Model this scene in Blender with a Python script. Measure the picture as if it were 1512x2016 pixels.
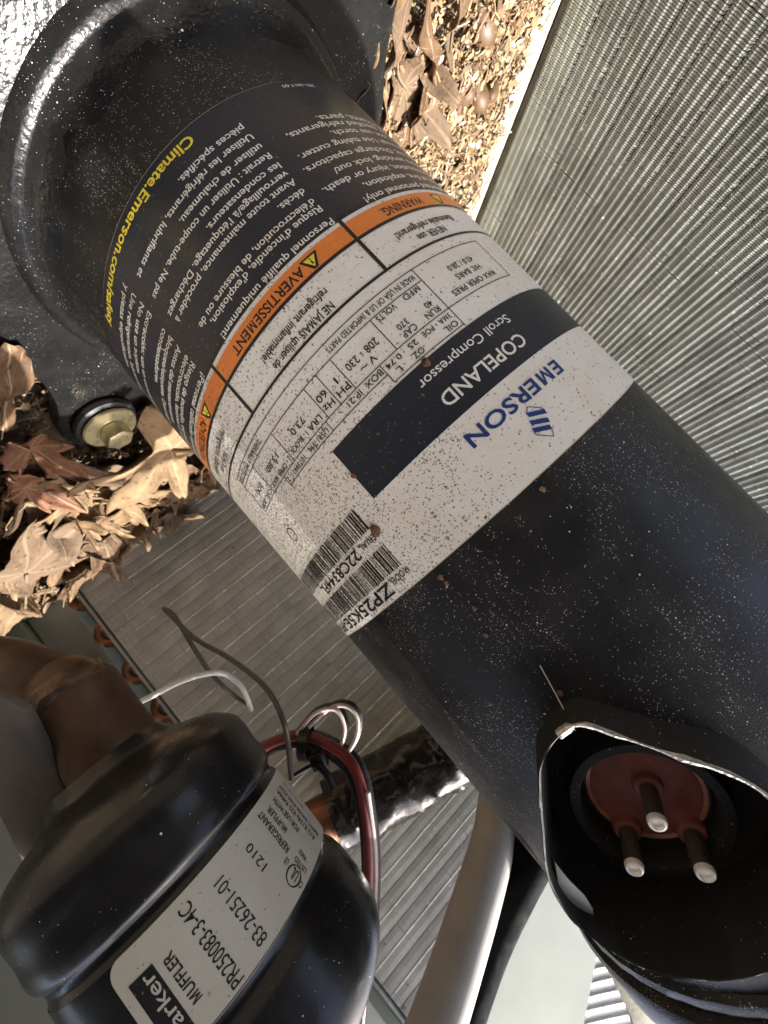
import bpy, bmesh, math, random
from mathutils import Vector, Matrix, noise

# ------------------------------------------------------------------ scene, camera, light
sc = bpy.context.scene
for o in list(bpy.data.objects):
    bpy.data.objects.remove(o)
COL = sc.collection
S = 0.07            # one building unit = the compressor's radius, 70 mm
Z0 = 2.75           # building z -2.75 (the base pan) is world z 0
R_ = math.radians


def W(p):
    return Vector((p[0] * S, p[1] * S, (p[2] + Z0) * S))


F_PX = 850.13       # focal length in pixels of the 1512 x 2016 photograph
CAM = Vector((0.0, -2.5493, 0.0))
c_right = Vector((-0.72985736, 0.18692254, 0.6575471))
c_up = Vector((-0.66528722, 0.02692233, -0.74610194))
c_fw = Vector((0.15716597, 0.98200568, -0.10470772))
cam_d = bpy.data.cameras.new('camera')
cam_d.sensor_fit = 'VERTICAL'
cam_d.sensor_height = 24.0
cam_d.lens = 24.0 * F_PX / 2016.0
cam_d.clip_start = 0.005
cam_d.clip_end = 200.0
cam_d.dof.use_dof = True
cam_d.dof.focus_distance = 1.75 * S
cam_d.dof.aperture_fstop = 16.0
cam = bpy.data.objects.new('camera', cam_d)
COL.objects.link(cam)
M = Matrix((c_right, c_up, -c_fw)).transposed().to_4x4()
M.translation = W(CAM)
cam.matrix_world = M
sc.camera = cam

SUN = Vector((0.062, -0.033, 0.997)).normalized()     # direction towards the sun
sun_d = bpy.data.lights.new('sun', 'SUN')
sun_d.energy = 4.4
sun_d.angle = R_(0.53)
sun_d.color = (1.0, 0.965, 0.91)
sun = bpy.data.objects.new('sun', sun_d)
COL.objects.link(sun)
sun.rotation_euler = SUN.to_track_quat('Z', 'Y').to_euler()
wd = bpy.data.worlds.new('World')
sc.world = wd
wd.use_nodes = True
wn = wd.node_tree
bg = wn.nodes['Background']
sky = wn.nodes.new('ShaderNodeTexSky')
sky.sky_type = 'NISHITA'
sky.sun_disc = False
sky.air_density = 1.0
sky.dust_density = 6.0
sky.ozone_density = 1.0
sky.sun_elevation = math.asin(SUN.z)
sky.sun_rotation = math.atan2(SUN.x, SUN.y)
wn.links.new(sky.outputs[0], bg.inputs[0])
bg.inputs[1].default_value = 0.15
sc.view_settings.view_transform = 'Standard'
sc.view_settings.look = 'None'
sc.view_settings.gamma = 1.0
sc.view_settings.exposure = 1.6
sc.cycles.use_denoising = True
sc.cycles.max_bounces = 8

AZ = 0.46           # heading of the cabinet's walls
E1 = Vector((math.sin(AZ), math.cos(AZ), 0))        # to the back wall
E2 = Vector((-math.cos(AZ), math.sin(AZ), 0))       # to the left wall
UP = Vector((0, 0, 1))


def ez(a, b, z):
    return E1 * a + E2 * b + UP * z


def at(px, py, depth):
    """a point of the place, given by where the photograph shows it and its depth"""
    return CAM + (c_fw + c_right * ((px - 756) / F_PX) - c_up * ((py - 1008) / F_PX)) * depth


# ------------------------------------------------------------------ materials
def nodes(m):
    m.use_nodes = True
    return m.node_tree.nodes, m.node_tree.links, m.node_tree.nodes['Principled BSDF']


def ramp(n, stops):
    r = n.new('ShaderNodeValToRGB')
    e = r.color_ramp.elements
    while len(e) < len(stops):
        e.new(0.5)
    for el, (p, c) in zip(e, stops):
        el.position = p
        el.color = (c, c, c, 1) if not isinstance(c, tuple) else (*c, 1)
    return r


def coords(n, l, rnd=False, scale=None):
    tc = n.new('ShaderNodeTexCoord')
    out = tc.outputs['Object']
    if rnd:
        oi = n.new('ShaderNodeObjectInfo')
        ad = n.new('ShaderNodeVectorMath')
        ad.operation = 'ADD'
        l.new(out, ad.inputs[0])
        l.new(oi.outputs['Random'], ad.inputs[1])
        out = ad.outputs[0]
    if scale:
        mp = n.new('ShaderNodeMapping')
        mp.inputs['Scale'].default_value = scale
        l.new(out, mp.inputs[0])
        out = mp.outputs[0]
    return out


def noise_n(n, l, vec, scale, detail=3, rough=.5):
    t = n.new('ShaderNodeTexNoise')
    t.inputs['Scale'].default_value = scale
    t.inputs['Detail'].default_value = detail
    t.inputs['Roughness'].default_value = rough
    l.new(vec, t.inputs['Vector'])
    return t.outputs['Fac']


def specks(n, l, vec, scale, size, share):
    """1 inside scattered small round specks"""
    v = n.new('ShaderNodeTexVoronoi')
    v.inputs['Scale'].default_value = scale
    l.new(vec, v.inputs['Vector'])
    sep = n.new('ShaderNodeSeparateColor')
    l.new(v.outputs['Color'], sep.inputs[0])
    sz = n.new('ShaderNodeMath'); sz.operation = 'MULTIPLY'
    l.new(sep.outputs[1], sz.inputs[0]); sz.inputs[1].default_value = size
    lt = n.new('ShaderNodeMath'); lt.operation = 'LESS_THAN'
    l.new(v.outputs['Distance'], lt.inputs[0]); l.new(sz.outputs[0], lt.inputs[1])
    pick = n.new('ShaderNodeMath'); pick.operation = 'LESS_THAN'
    l.new(sep.outputs[0], pick.inputs[0])
    if isinstance(share, float):
        pick.inputs[1].default_value = share
    else:
        l.new(share, pick.inputs[1])
    mu = n.new('ShaderNodeMath'); mu.operation = 'MULTIPLY'
    l.new(lt.outputs[0], mu.inputs[0]); l.new(pick.outputs[0], mu.inputs[1])
    return mu.outputs[0]


def mix(n, l, fac, a, b):
    m = n.new('ShaderNodeMix')
    m.data_type = 'RGBA'
    if isinstance(fac, float):
        m.inputs[0].default_value = fac
    else:
        l.new(fac, m.inputs[0])
    for i, c in ((6, a), (7, b)):
        if isinstance(c, tuple):
            m.inputs[i].default_value = (*c, 1)
        else:
            l.new(c, m.inputs[i])
    return m.outputs[2]


def bump(n, l, p, height, strength, dist):
    b = n.new('ShaderNodeBump')
    b.inputs['Strength'].default_value = strength
    b.inputs['Distance'].default_value = dist
    l.new(height, b.inputs['Height'])
    l.new(b.outputs[0], p.inputs['Normal'])


def mathn(n, l, op, a, b=0.0, clamp=False):
    m = n.new('ShaderNodeMath'); m.operation = op; m.use_clamp = clamp
    for i, v in ((0, a), (1, b)):
        if isinstance(v, (int, float)):
            m.inputs[i].default_value = v
        else:
            l.new(v, m.inputs[i])
    return m.outputs[0]


MATS = {}


def plain(name, col, rough=.5, metal=0.0, var=.25, vscale=120, bmp=.15, bscale=900, coat=0.0, rnd=True):
    """one colour with some mottling, wear of the gloss and fine relief"""
    m = bpy.data.materials.new(name)
    n, l, p = nodes(m)
    vec = coords(n, l, rnd)
    f = noise_n(n, l, vec, vscale, 4, .6)
    dark = tuple(c * (1 - var) for c in col)
    lite = tuple(min(1, c * (1 + var)) for c in col)
    r = ramp(n, [(.3, dark), (.7, lite)])
    l.new(f, r.inputs[0])
    l.new(r.outputs[0], p.inputs['Base Color'])
    rr = ramp(n, [(.3, max(.03, rough - .08)), (.7, min(1, rough + .1))])
    l.new(noise_n(n, l, vec, vscale * 2.3, 3), rr.inputs[0])
    l.new(rr.outputs[0], p.inputs['Roughness'])
    p.inputs['Metallic'].default_value = metal
    p.inputs['Coat Weight'].default_value = coat
    bump(n, l, p, noise_n(n, l, vec, bscale, 2), bmp, .0004)
    MATS[name] = m
    return m


def paint_black(name, dust_glitter, rough, base=.010, peel=.22, size=.33, peel_scale=2400):
    """black gloss enamel with orange peel and painted-in glitter among scattered pale dust"""
    m = bpy.data.materials.new(name)
    n, l, p = nodes(m)
    vec = coords(n, l)
    patch = ramp(n, [(.44, 0.03 * dust_glitter), (.62, .62 * dust_glitter)])
    run = n.new('ShaderNodeMapping'); run.inputs['Scale'].default_value = (1, 1, .16)
    l.new(vec, run.inputs[0])
    runs = noise_n(n, l, run.outputs[0], 130, 4, .6)
    l.new(mathn(n, l, 'ADD', mathn(n, l, 'MULTIPLY', noise_n(n, l, vec, 45, 3), .6), mathn(n, l, 'MULTIPLY', runs, .42)), patch.inputs[0])
    s1 = specks(n, l, vec, 2700, size, patch.outputs[0])
    s2 = specks(n, l, vec, 1150, .24, mathn(n, l, 'MULTIPLY', patch.outputs[0], .55))
    s3 = specks(n, l, vec, 330, .13, 0.10 * dust_glitter)
    sp = mathn(n, l, 'MAXIMUM', mathn(n, l, 'MAXIMUM', s1, s2), s3)
    film = ramp(n, [(.40, (base, base * 1.02, base * 1.05)), (.75, (base * 2.0, base * 1.9, base * 1.75))])
    l.new(mathn(n, l, 'ADD', mathn(n, l, 'MULTIPLY', noise_n(n, l, vec, 60, 5, .65), .55), mathn(n, l, 'MULTIPLY', runs, .5)), film.inputs[0])
    l.new(mix(n, l, sp, film.outputs[0], (.62, .60, .56)), p.inputs['Base Color'])
    p.inputs['Specular IOR Level'].default_value = .38
    rr = ramp(n, [(.3, rough - .07), (.7, rough + .12)])
    l.new(noise_n(n, l, vec, 90, 4), rr.inputs[0])
    l.new(mathn(n, l, 'MAXIMUM', rr.outputs[0], mathn(n, l, 'MULTIPLY', sp, .6)), p.inputs['Roughness'])
    pe = noise_n(n, l, vec, peel_scale, 2)
    hh = mathn(n, l, 'ADD', pe, mathn(n, l, 'MULTIPLY', sp, .8))
    bump(n, l, p, hh, peel, .00035)
    MATS[name] = m
    return m


paint_black('shell_paint', 1.0, .40)
paint_black('plate_paint', .32, .16, base=.008, peel=.8, peel_scale=520)
paint_black('cap_paint', .5, .26, peel=.3)
paint_black('guard_paint', .08, .7, base=.008)
paint_black('muffler_paint', .035, .26, base=.007, peel=.10, peel_scale=500)


def side_(n, l, vec):
    sx = n.new('ShaderNodeSeparateXYZ'); l.new(vec, sx.inputs[0])
    return mathn(n, l, 'MULTIPLY', sx.outputs[0], 2.2)


def print_mat(name, col, dirt, rough=.42, relief=.40):
    """printed vinyl with grime: brown fly specks, yellowish film and pinprick relief"""
    m = bpy.data.materials.new(name)
    n, l, p = nodes(m)
    vec = coords(n, l)
    film = ramp(n, [(.40, 0.0), (.70, .85)])
    l.new(mathn(n, l, 'ADD', noise_n(n, l, vec, 38, 5, .65), mathn(n, l, 'MULTIPLY', side_(n, l, vec), .6)), film.inputs[0])
    base = mix(n, l, film.outputs[0], col, tuple(c * k for c, k in zip(col, (.91, .86, .76))))
    wob = n.new('ShaderNodeTexNoise'); wob.inputs['Scale'].default_value = 1500; wob.inputs['Detail'].default_value = 3
    l.new(vec, wob.inputs['Vector'])
    wv = n.new('ShaderNodeVectorMath'); wv.operation = 'MULTIPLY_ADD'
    l.new(wob.outputs['Color'], wv.inputs[0]); wv.inputs[1].default_value = (.0011, .0011, .0011); l.new(vec, wv.inputs[2])
    vec0, vec = vec, wv.outputs[0]
    share = ramp(n, [(.44, .08), (.74, .85)])
    sx = n.new('ShaderNodeSeparateXYZ'); l.new(vec, sx.inputs[0])
    side = mathn(n, l, 'MULTIPLY', sx.outputs[0], 6.5)      # fly dirt gathered on the muffler's side
    l.new(mathn(n, l, 'ADD', noise_n(n, l, vec, 26, 3), side), share.inputs[0])
    sh = mathn(n, l, 'MULTIPLY', share.outputs[0], dirt)
    a = specks(n, l, vec, 2100, .62, sh)
    a2 = specks(n, l, vec, 1000, .40, mathn(n, l, 'MULTIPLY', sh, .55))
    a = mathn(n, l, 'MAXIMUM', a, a2)
    b = specks(n, l, vec, 520, .24, mathn(n, l, 'MULTIPLY', sh, .25))
    vec = vec0
    c1 = mix(n, l, mathn(n, l, 'MULTIPLY', a, .85), base, (.15, .105, .06))
    c2 = mix(n, l, mathn(n, l, 'MULTIPLY', b, .9), c1, (.06, .04, .022))
    l.new(c2, p.inputs['Base Color'])
    p.inputs['Roughness'].default_value = rough
    p.inputs['Specular IOR Level'].default_value = .3
    pin = specks(n, l, vec, 620, .42, .45)
    h = mathn(n, l, 'ADD', mathn(n, l, 'MULTIPLY', noise_n(n, l, vec, 800, 3), .7), mathn(n, l, 'MULTIPLY', pin, .6))
    h = mathn(n, l, 'ADD', h, mathn(n, l, 'MULTIPLY', b, .8))
    h = mathn(n, l, 'ADD', h, mathn(n, l, 'MULTIPLY', noise_n(n, l, vec, 95, 3), 1.6))
    bump(n, l, p, h, relief, .00035)
    MATS[name] = m
    return m


print_mat('label_white', (.76, .76, .72), 1.0)
print_mat('label_navy', (.016, .021, .032), .12, .36)
print_mat('label_orange', (.72, .22, .045), .55)
print_mat('ink_black', (.012, .012, .013), .25)
print_mat('ink_white', (.74, .74, .72), .12)
print_mat('ink_yellow', (.80, .66, .05), .2)
print_mat('ink_blue', (.018, .045, .20), .25)
print_mat('muffler_sticker', (.42, .42, .37), .25, .5, .12)
plain('copper_dark', (.085, .047, .027), .5, .5, .45, 60, .25, 500)
plain('copper', (.22, .10, .06), .4, .85, .35, 70, .2, 600)
plain('braze', (.10, .062, .036), .45, .6, .5, 200, .9, 260)


def fin_mat(name, c0, c1):
    """dull aluminium with grey brown grime, lint and painted-in glints of bent fins"""
    m = bpy.data.materials.new(name)
    n, l, p = nodes(m)
    vec = coords(n, l, True)
    r = ramp(n, [(.32, c0), (.62, c1)])
    l.new(noise_n(n, l, vec, 34, 6, .68), r.inputs[0])
    glint = specks(n, l, vec, 300, .34, .07)
    lint = specks(n, l, vec, 150, .30, .05)
    c = mix(n, l, mathn(n, l, 'MULTIPLY', lint, .7), r.outputs[0], (.20, .165, .11))
    l.new(mix(n, l, glint, c, (.85, .85, .80)), p.inputs['Base Color'])
    p.inputs['Roughness'].default_value = .5
    p.inputs['Metallic'].default_value = .05
    MATS[name] = m


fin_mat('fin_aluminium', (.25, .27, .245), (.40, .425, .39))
fin_mat('fin_bounce_lit', (.43, .42, .36), (.62, .605, .535))  # paler, warmer copy of the fin metal: bounced light put into the colour
plain('coil_core', (.22, .21, .19), .7, .2, .4, 40)
plain('sheet_metal', (.33, .34, .31), .45, .55, .15, 70, .08)
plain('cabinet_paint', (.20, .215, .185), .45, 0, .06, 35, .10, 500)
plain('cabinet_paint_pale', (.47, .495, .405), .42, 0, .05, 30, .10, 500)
plain('pan_paint', (.16, .125, .085), .85, 0, .5, 40, .5, 300)
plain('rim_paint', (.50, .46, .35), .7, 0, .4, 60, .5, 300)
plain('white_paint', (.80, .80, .78), .5, 0, .05, 40, .05)
plain('bracket_steel', (.095, .080, .062), .8, .0, .25, 60, .2, 500)
plain('rubber', (.012, .012, .012), .55, 0, .3, 100, .2)
plain('rubber_hose', (.004, .0045, .005), .9, 0, .3, 80, .1, 500).node_tree.nodes['Principled BSDF'].inputs['Specular IOR Level'].default_value = .08
plain('zinc', (.62, .55, .33), .34, .75, .25, 120, .2)
plain('pin_dark', (.13, .115, .10), .35, .6, .2, 300, .05)
plain('pin_tip_lit', (.85, .83, .76), .35, .2, .08, 300, .05)  # pin metal again, far paler: light caught by the bevel painted in
plain('terminal_red', (.20, .062, .052), .38, 0, .35, 120, .15)
plain('terminal_rim', (.34, .17, .11), .4, .6, .3, 200, .2)
plain('tube_beige', (.36, .345, .31), .55, .05, .12, 40, .1)
plain('tar', (.012, .010, .009), .16, 0, .5, 60, 1.0, 170)
plain('wire_white', (.74, .74, .72), .4, 0, .1, 80, .05)
plain('wire_grey', (.085, .08, .072), .32, 0, .2, 80, .05)
plain('wire_red', (.16, .022, .018), .42, 0, .25, 80, .1)
plain('wire_black', (.010, .010, .011), .34, 0, .3, 80, .05)
plain('wire_pink', (.52, .44, .42), .4, 0, .2, 80, .05)
plain('foam', (.50, .47, .37), .8, 0, .2, 90, .4, 400)
plain('acorn_shell', (.105, .06, .032), .52, 0, .35, 160, .1)
plain('acorn_cup', (.26, .18, .10), .8, 0, .35, 300, 1.0, 600)
plain('edge_bare', (.55, .52, .47), .35, .8, .4, 400, .8, 700)
plain('wall_brown', (.045, .042, .039), .9, 0, .3, 5, .5, 40)
plain('soil', (.07, .056, .042), .9, 0, .4, 6, .5, 60)


def leaf_mat(name, c, c2, vein, rough=.6):
    m = bpy.data.materials.new(name)
    n, l, p = nodes(m)
    vec = coords(n, l, True)
    r = ramp(n, [(.3, c2), (.62, c)])
    l.new(noise_n(n, l, vec, 60, 6, .7), r.inputs[0])
    at_ = n.new('ShaderNodeAttribute'); at_.attribute_name = 'vein'
    cc = mix(n, l, at_.outputs['Fac'], r.outputs[0], vein)
    sp = specks(n, l, vec, 320, .4, .35)
    l.new(mix(n, l, mathn(n, l, 'MULTIPLY', sp, .6), cc, tuple(x * .35 for x in c2)), p.inputs['Base Color'])
    p.inputs['Roughness'].default_value = rough + .15
    p.inputs['Specular IOR Level'].default_value = .25
    h = mathn(n, l, 'ADD', noise_n(n, l, vec, 260, 4, .6), mathn(n, l, 'MULTIPLY', at_.outputs['Fac'], .9))
    bump(n, l, p, h, .7, .0012)
    MATS[name] = m


leaf_mat('leaf_tan', (.20, .125, .066), (.105, .06, .032), (.27, .185, .105))
leaf_mat('leaf_pale', (.235, .158, .088), (.14, .085, .043), (.31, .225, .13))
leaf_mat('leaf_brown', (.13, .075, .04), (.07, .04, .022), (.34, .24, .14), .5)
leaf_mat('leaf_red', (.19, .088, .046), (.10, .042, .025), (.28, .17, .10), .42)
leaf_mat('leaf_dull', (.155, .104, .064), (.085, .055, .034), (.22, .155, .10))


def litter_mat():
    m = bpy.data.materials.new('litter')
    n, l, p = nodes(m)
    a = n.new('ShaderNodeAttribute'); a.attribute_name = 'tint'
    l.new(a.outputs['Color'], p.inputs['Base Color'])
    p.inputs['Roughness'].default_value = .75
    MATS['litter'] = m


litter_mat()


# ------------------------------------------------------------------ object helpers
def tag(o, label=None, cat=None, group=None, kind=None):
    if label: o['label'] = label
    if cat: o['category'] = cat
    if group: o['group'] = group
    if kind: o['kind'] = kind
    return o


def thing(name, label, cat, base=(0, 0, 0), group=None):
    o = bpy.data.objects.new(name, None)
    o.empty_display_size = .01
    COL.objects.link(o)
    o.location = W(base)
    return tag(o, label, cat, group)


def worldloc(o):
    v = Vector(o.location)
    while o.parent:
        o = o.parent
        v += Vector(o.location)
    return v


def obj(name, bm, mat, parent=None, base=None, smooth=True, auto=35):
    """bm holds building units; links ONE mesh object (real metres) under parent"""
    org = worldloc(parent) if parent else (W(base) if base is not None else Vector((0, 0, 0)))
    for v in bm.verts:
        v.co = W(v.co) - org
    me = bpy.data.meshes.new(name)
    bm.to_mesh(me)
    bm.free()
    if isinstance(mat, (list, tuple)):
        for x in mat: me.materials.append(MATS[x])
    else:
        me.materials.append(MATS[mat])
    if smooth:
        for f in me.polygons: f.use_smooth = True
        me.set_sharp_from_angle(angle=R_(auto))
    o = bpy.data.objects.new(name, me)
    COL.objects.link(o)
    if parent:
        o.parent = parent
    elif base is not None:
        o.location = org
    return o


def copy_tree(o, parent=None):
    c = o.copy()
    COL.objects.link(c)
    c.parent = parent
    for ch in list(o.children):
        copy_tree(ch, c)
    return c


def lathe(bm, prof, segs=48, center=(0, 0, 0), axis=None, cap0=True, cap1=True, a0=0, a1=None):
    """profile of (radius, height) round an axis"""
    center = Vector(center)
    if axis is None:
        ax, ux, vx = UP, Vector((1, 0, 0)), Vector((0, 1, 0))
    else:
        ax = Vector(axis).normalized()
        ux = ax.orthogonal().normalized()
        vx = ax.cross(ux)
    rings = []
    for r, h in prof:
        rings.append([bm.verts.new(center + ax * h + (ux * math.cos(2 * math.pi * i / segs) + vx * math.sin(2 * math.pi * i / segs)) * r) for i in range(segs)])
    for a, b in zip(rings, rings[1:]):
        for i in range(segs):
            j = (i + 1) % segs
            bm.faces.new((a[i], a[j], b[j], b[i]))
    if cap0: bm.faces.new(list(reversed(rings[0])))
    if cap1: bm.faces.new(rings[-1])
    return rings


def catmull(pts, n=8, closed=False):
    pts = [Vector(p) for p in pts]
    out = []
    N = len(pts)
    rng = range(N) if closed else range(N - 1)
    for i in rng:
        p1, p2 = pts[i], pts[(i + 1) % N]
        p0 = pts[i - 1] if (closed or i > 0) else p1 * 2 - p2
        p3 = pts[(i + 2) % N] if (closed or i + 2 < N) else p2 * 2 - p1
        for k in range(n):
            t = k / n
            out.append(.5 * ((2 * p1) + (p2 - p0) * t + (2 * p0 - 5 * p1 + 4 * p2 - p3) * t * t + (3 * p1 - p0 - 3 * p2 + p3) * t ** 3))
    if not closed: out.append(pts[-1])
    return out


def tube(bm, pts, rad, segs=12, n=8, smooth=True, lump=0.0, seed=0):
    P = catmull(pts, n) if smooth and len(pts) > 2 else [Vector(p) for p in pts]
    L = len(P)
    t = (P[1] - P[0]).normalized()
    u = t.orthogonal().normalized()
    rings = []
    for i, p in enumerate(P):
        t2 = (P[min(i + 1, L - 1)] - P[max(i - 1, 0)]).normalized()
        u = (u - t2 * u.dot(t2)).normalized()
        v = t2.cross(u)
        r = rad(i / (L - 1)) if callable(rad) else rad
        ring = []
        for k in range(segs):
            d = u * math.cos(2 * math.pi * k / segs) + v * math.sin(2 * math.pi * k / segs)
            rr = r
            if lump:
                q = p + d * r
                rr = r * (1 + lump * noise.noise(q * 5 + Vector((seed, 0, 0))) + lump * .6 * noise.noise(q * 13))
            ring.append(bm.verts.new(p + d * rr))
        rings.append(ring)
    for a, b in zip(rings, rings[1:]):
        for i in range(segs):
            j = (i + 1) % segs
            bm.faces.new((a[i], a[j], b[j], b[i]))
    bm.faces.new(list(reversed(rings[0])))
    bm.faces.new(rings[-1])


def box(bm, o, ax, ay, az, bev=0.0):
    """box from a corner o and three edge vectors"""
    o, ax, ay, az = map(Vector, (o, ax, ay, az))
    v = [bm.verts.new(o + ax * i + ay * j + az * k) for k in (0, 1) for j in (0, 1) for i in (0, 1)]
    fs = [bm.faces.new([v[i] for i in f]) for f in ((0, 2, 3, 1), (4, 5, 7, 6), (0, 1, 5, 4), (2, 6, 7, 3), (0, 4, 6, 2), (1, 3, 7, 5))]
    bmesh.ops.recalc_face_normals(bm, faces=fs)
    if bev:
        es = list({e for f in fs for e in f.edges})
        bmesh.ops.bevel(bm, geom=es, offset=bev, segments=2, affect='EDGES', profile=.6)


def prism(bm, poly, dvec, bev=0.0):
    """polygon of 3-D points extruded along dvec"""
    a = [bm.verts.new(p) for p in poly]
    b = [bm.verts.new(Vector(p) + Vector(dvec)) for p in poly]
    fs = [bm.faces.new(a), bm.faces.new(list(reversed(b)))]
    for i in range(len(a)):
        j = (i + 1) % len(a)
        fs.append(bm.faces.new((a[j], a[i], b[i], b[j])))
    bmesh.ops.recalc_face_normals(bm, faces=fs)
    if bev:
        es = list(fs[0].edges) + list(fs[1].edges)
        bmesh.ops.bevel(bm, geom=es, offset=bev, segments=2, affect='EDGES', profile=.5)


# ------------------------------------------------------------------ print on curved surfaces
class Print:
    """flat print laid on a cylinder: x runs along the surface (in angle), y up"""
    def __init__(self, place):
        self.bm = bmesh.new()
        self.place = place            # (a, b, lift) -> point

    def rect(self, a0, a1, b0, b1):
        v = [self.bm.verts.new((x, y, 0)) for x, y in ((a0, b0), (a1, b0), (a1, b1), (a0, b1))]
        self.bm.faces.new(v)

    def poly(self, pts):
        self.bm.faces.new([self.bm.verts.new((x, y, 0)) for x, y in pts])

    def ring(self, ca, cb, ra, rb, w, n=28):
        o = [self.bm.verts.new((ca + ra * math.cos(2 * math.pi * i / n), cb + rb * math.sin(2 * math.pi * i / n), 0)) for i in range(n)]
        k = [self.bm.verts.new((ca + (ra - w) * math.cos(2 * math.pi * i / n), cb + (rb - w) * math.sin(2 * math.pi * i / n), 0)) for i in range(n)]
        for i in range(n):
            j = (i + 1) % n
            self.bm.faces.new((o[i], o[j], k[j], k[i]))

    def text(self, s, a0, a1, b, h, bold=0.0, rot=False, keep=None):
        """s from a0 to a1 with its baseline at b and capitals h high; keep: natural width factor"""
        vs, fs, w = text_shape(s, bold)
        k = (a1 - a0) / w
        if 'M' in s and bold > 0 and len(s) > 1:         # the M does not take emboldening: set it plain
            runs, i = [], 0
            while i < len(s):
                j = i + 1
                while j < len(s) and (s[j] == 'M') == (s[i] == 'M'): j += 1
                runs.append((i, s[i:j])); i = j
            w0 = text_shape(s, 0.0)[2]
            for i, r in runs:
                if not r.strip(): continue
                wr = text_shape(r.strip(), 0.0)[2]
                x1 = text_shape(s[:i] + r.rstrip(), 0.0)[2] if (s[:i] + r).strip() else wr
                kk = (a1 - a0) / w0
                if 'M' in r:
                    each = wr / len(r.strip())
                    for c_ in range(len(r.strip())):
                        p0_, p1_ = a0 + (x1 - wr + each * (c_ + .04)) * kk, a0 + (x1 - wr + each * (c_ + .96)) * kk
                        t = .13 + bold * 3.2
                        ol = [(0, 0), (0, 1), (t * 1.15, 1), (.5, .36), (1 - t * 1.15, 1), (1, 1), (1, 0), (1 - t, 0), (1 - t, .70), (.5 + t * .28, .02), (.5 - t * .28, .02), (t, .70), (t, 0)]
                        if rot:
                            self.poly([(b + y * h, p0_ + (p1_ - p0_) * x) for x, y in ol])
                        else:
                            self.poly([(p0_ + (p1_ - p0_) * x, b + y * h) for x, y in ol])
                else:
                    self.text(r.strip(), a0 + (x1 - wr) * kk, a0 + x1 * kk, b, h, bold, rot)
            return
        ks = h / CAP
        new = []
        for x, y in vs:
            if rot:      # reads downwards: a0,a1 are heights, b is the angle of the baseline
                new.append(self.bm.verts.new((b + y * ks, a0 + x * k, 0)))
            else:
                new.append(self.bm.verts.new((a0 + x * k, b + y * ks, 0)))
        for f in fs:
            try: self.bm.faces.new([new[i] for i in f])
            except ValueError: pass

    def done(self, name, mat, parent, lift, step=.03, thick=None):
        bm = self.bm
        bmesh.ops.triangulate(bm, faces=[f for f in bm.faces if len(f.verts) > 4])
        xs = [v.co.x for v in bm.verts]
        x = math.floor(min(xs) / step) * step + step
        while x < max(xs):
            bmesh.ops.bisect_plane(bm, geom=bm.verts[:] + bm.edges[:] + bm.faces[:], dist=1e-6, plane_co=(x, 0, 0), plane_no=(1, 0, 0))
            x += step
        for v in bm.verts:
            v.co = self.place(v.co.x, v.co.y, lift)
        bm.normal_update()
        for f in bm.faces:
            c = f.calc_center_median()
            if f.normal.dot(self.place.out(c)) < 0: f.normal_flip()
        o = obj(name, bm, mat, parent, auto=60)
        return o


_TX = {}


def text_shape(s, bold):
    bold = min(bold, .021)
    key = (s, bold)
    if key not in _TX:
        cu = bpy.data.curves.new('text', 'FONT')
        cu.body = s
        cu.resolution_u = 3
        cu.offset = bold
        ob = bpy.data.objects.new('text', cu)
        COL.objects.link(ob)
        bpy.context.view_layer.update()
        me = ob.evaluated_get(bpy.context.evaluated_depsgraph_get()).to_mesh()
        vs = [(v.co.x, v.co.y) for v in me.vertices]
        fs = [tuple(p.vertices) for p in me.polygons]
        bpy.data.objects.remove(ob)
        bpy.data.curves.remove(cu)
        x0 = min(v[0] for v in vs)
        w = max(v[0] for v in vs) - x0
        _TX[key] = ([(x - x0, y) for x, y in vs], fs, w, max(v[1] for v in vs))
    return _TX[key][:3]


text_shape('H', 0.0)
CAP = _TX[('H', 0.0)][3]


class OnCyl:
    def __init__(self, cx, cy, rad, tilt=0.0):
        self.cx, self.cy, self.rad, self.tilt = cx, cy, rad, tilt

    def __call__(self, a, b, lift):
        r = self.rad + lift
        return Vector((self.cx + r * math.sin(a), self.cy - r * math.cos(a), b + self.tilt * a))

    def out(self, c):
        return Vector((c.x - self.cx, c.y - self.cy, 0))


# ------------------------------------------------------------------ setting: ground and base pan
bm = bmesh.new()
box(bm, (-60, -60, -3.4), (120, 0, 0), (0, 120, 0), (0, 0, .2))
tag(obj('ground', bm, 'soil', smooth=False), 'bare brown soil under the unit', kind='structure')
bm = bmesh.new()
box(bm, (-40, -17.0, -3.19), (80, 0, 0), (0, -3, 0), (0, 0, 26))
tag(obj('sky_blocker_wall', bm, 'wall_brown', smooth=False), 'dark brown wall added out of view to darken reflections in the black paint', 'wall')  # unseen wall added to block sky and darken the shell's reflections
PAN = -2.75
bm = bmesh.new()
box(bm, ez(-1.75, -4.6, PAN - .12), E1 * 6.85, E2 * 9.4, UP * .12)
pan = tag(obj('base_pan', bm, 'pan_paint', smooth=False), 'weathered pale metal base pan strewn with leaf litter', kind='structure')
bm = bmesh.new()
box(bm, ez(-1.75, 3.46, PAN + .004), E1 * 5.6, E2 * .32, UP * .07, .02)
obj('pan_rim', bm, 'rim_paint', pan, smooth=False)

# ------------------------------------------------------------------ condenser coil
coil = thing('condenser_coil', 'grey finned condenser coil wrapping round two sides behind the compressor', 'coil', ez(3.95, 3.85, PAN))
PITCH = .31
FP = .0185
rnd = random.Random(5)


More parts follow.
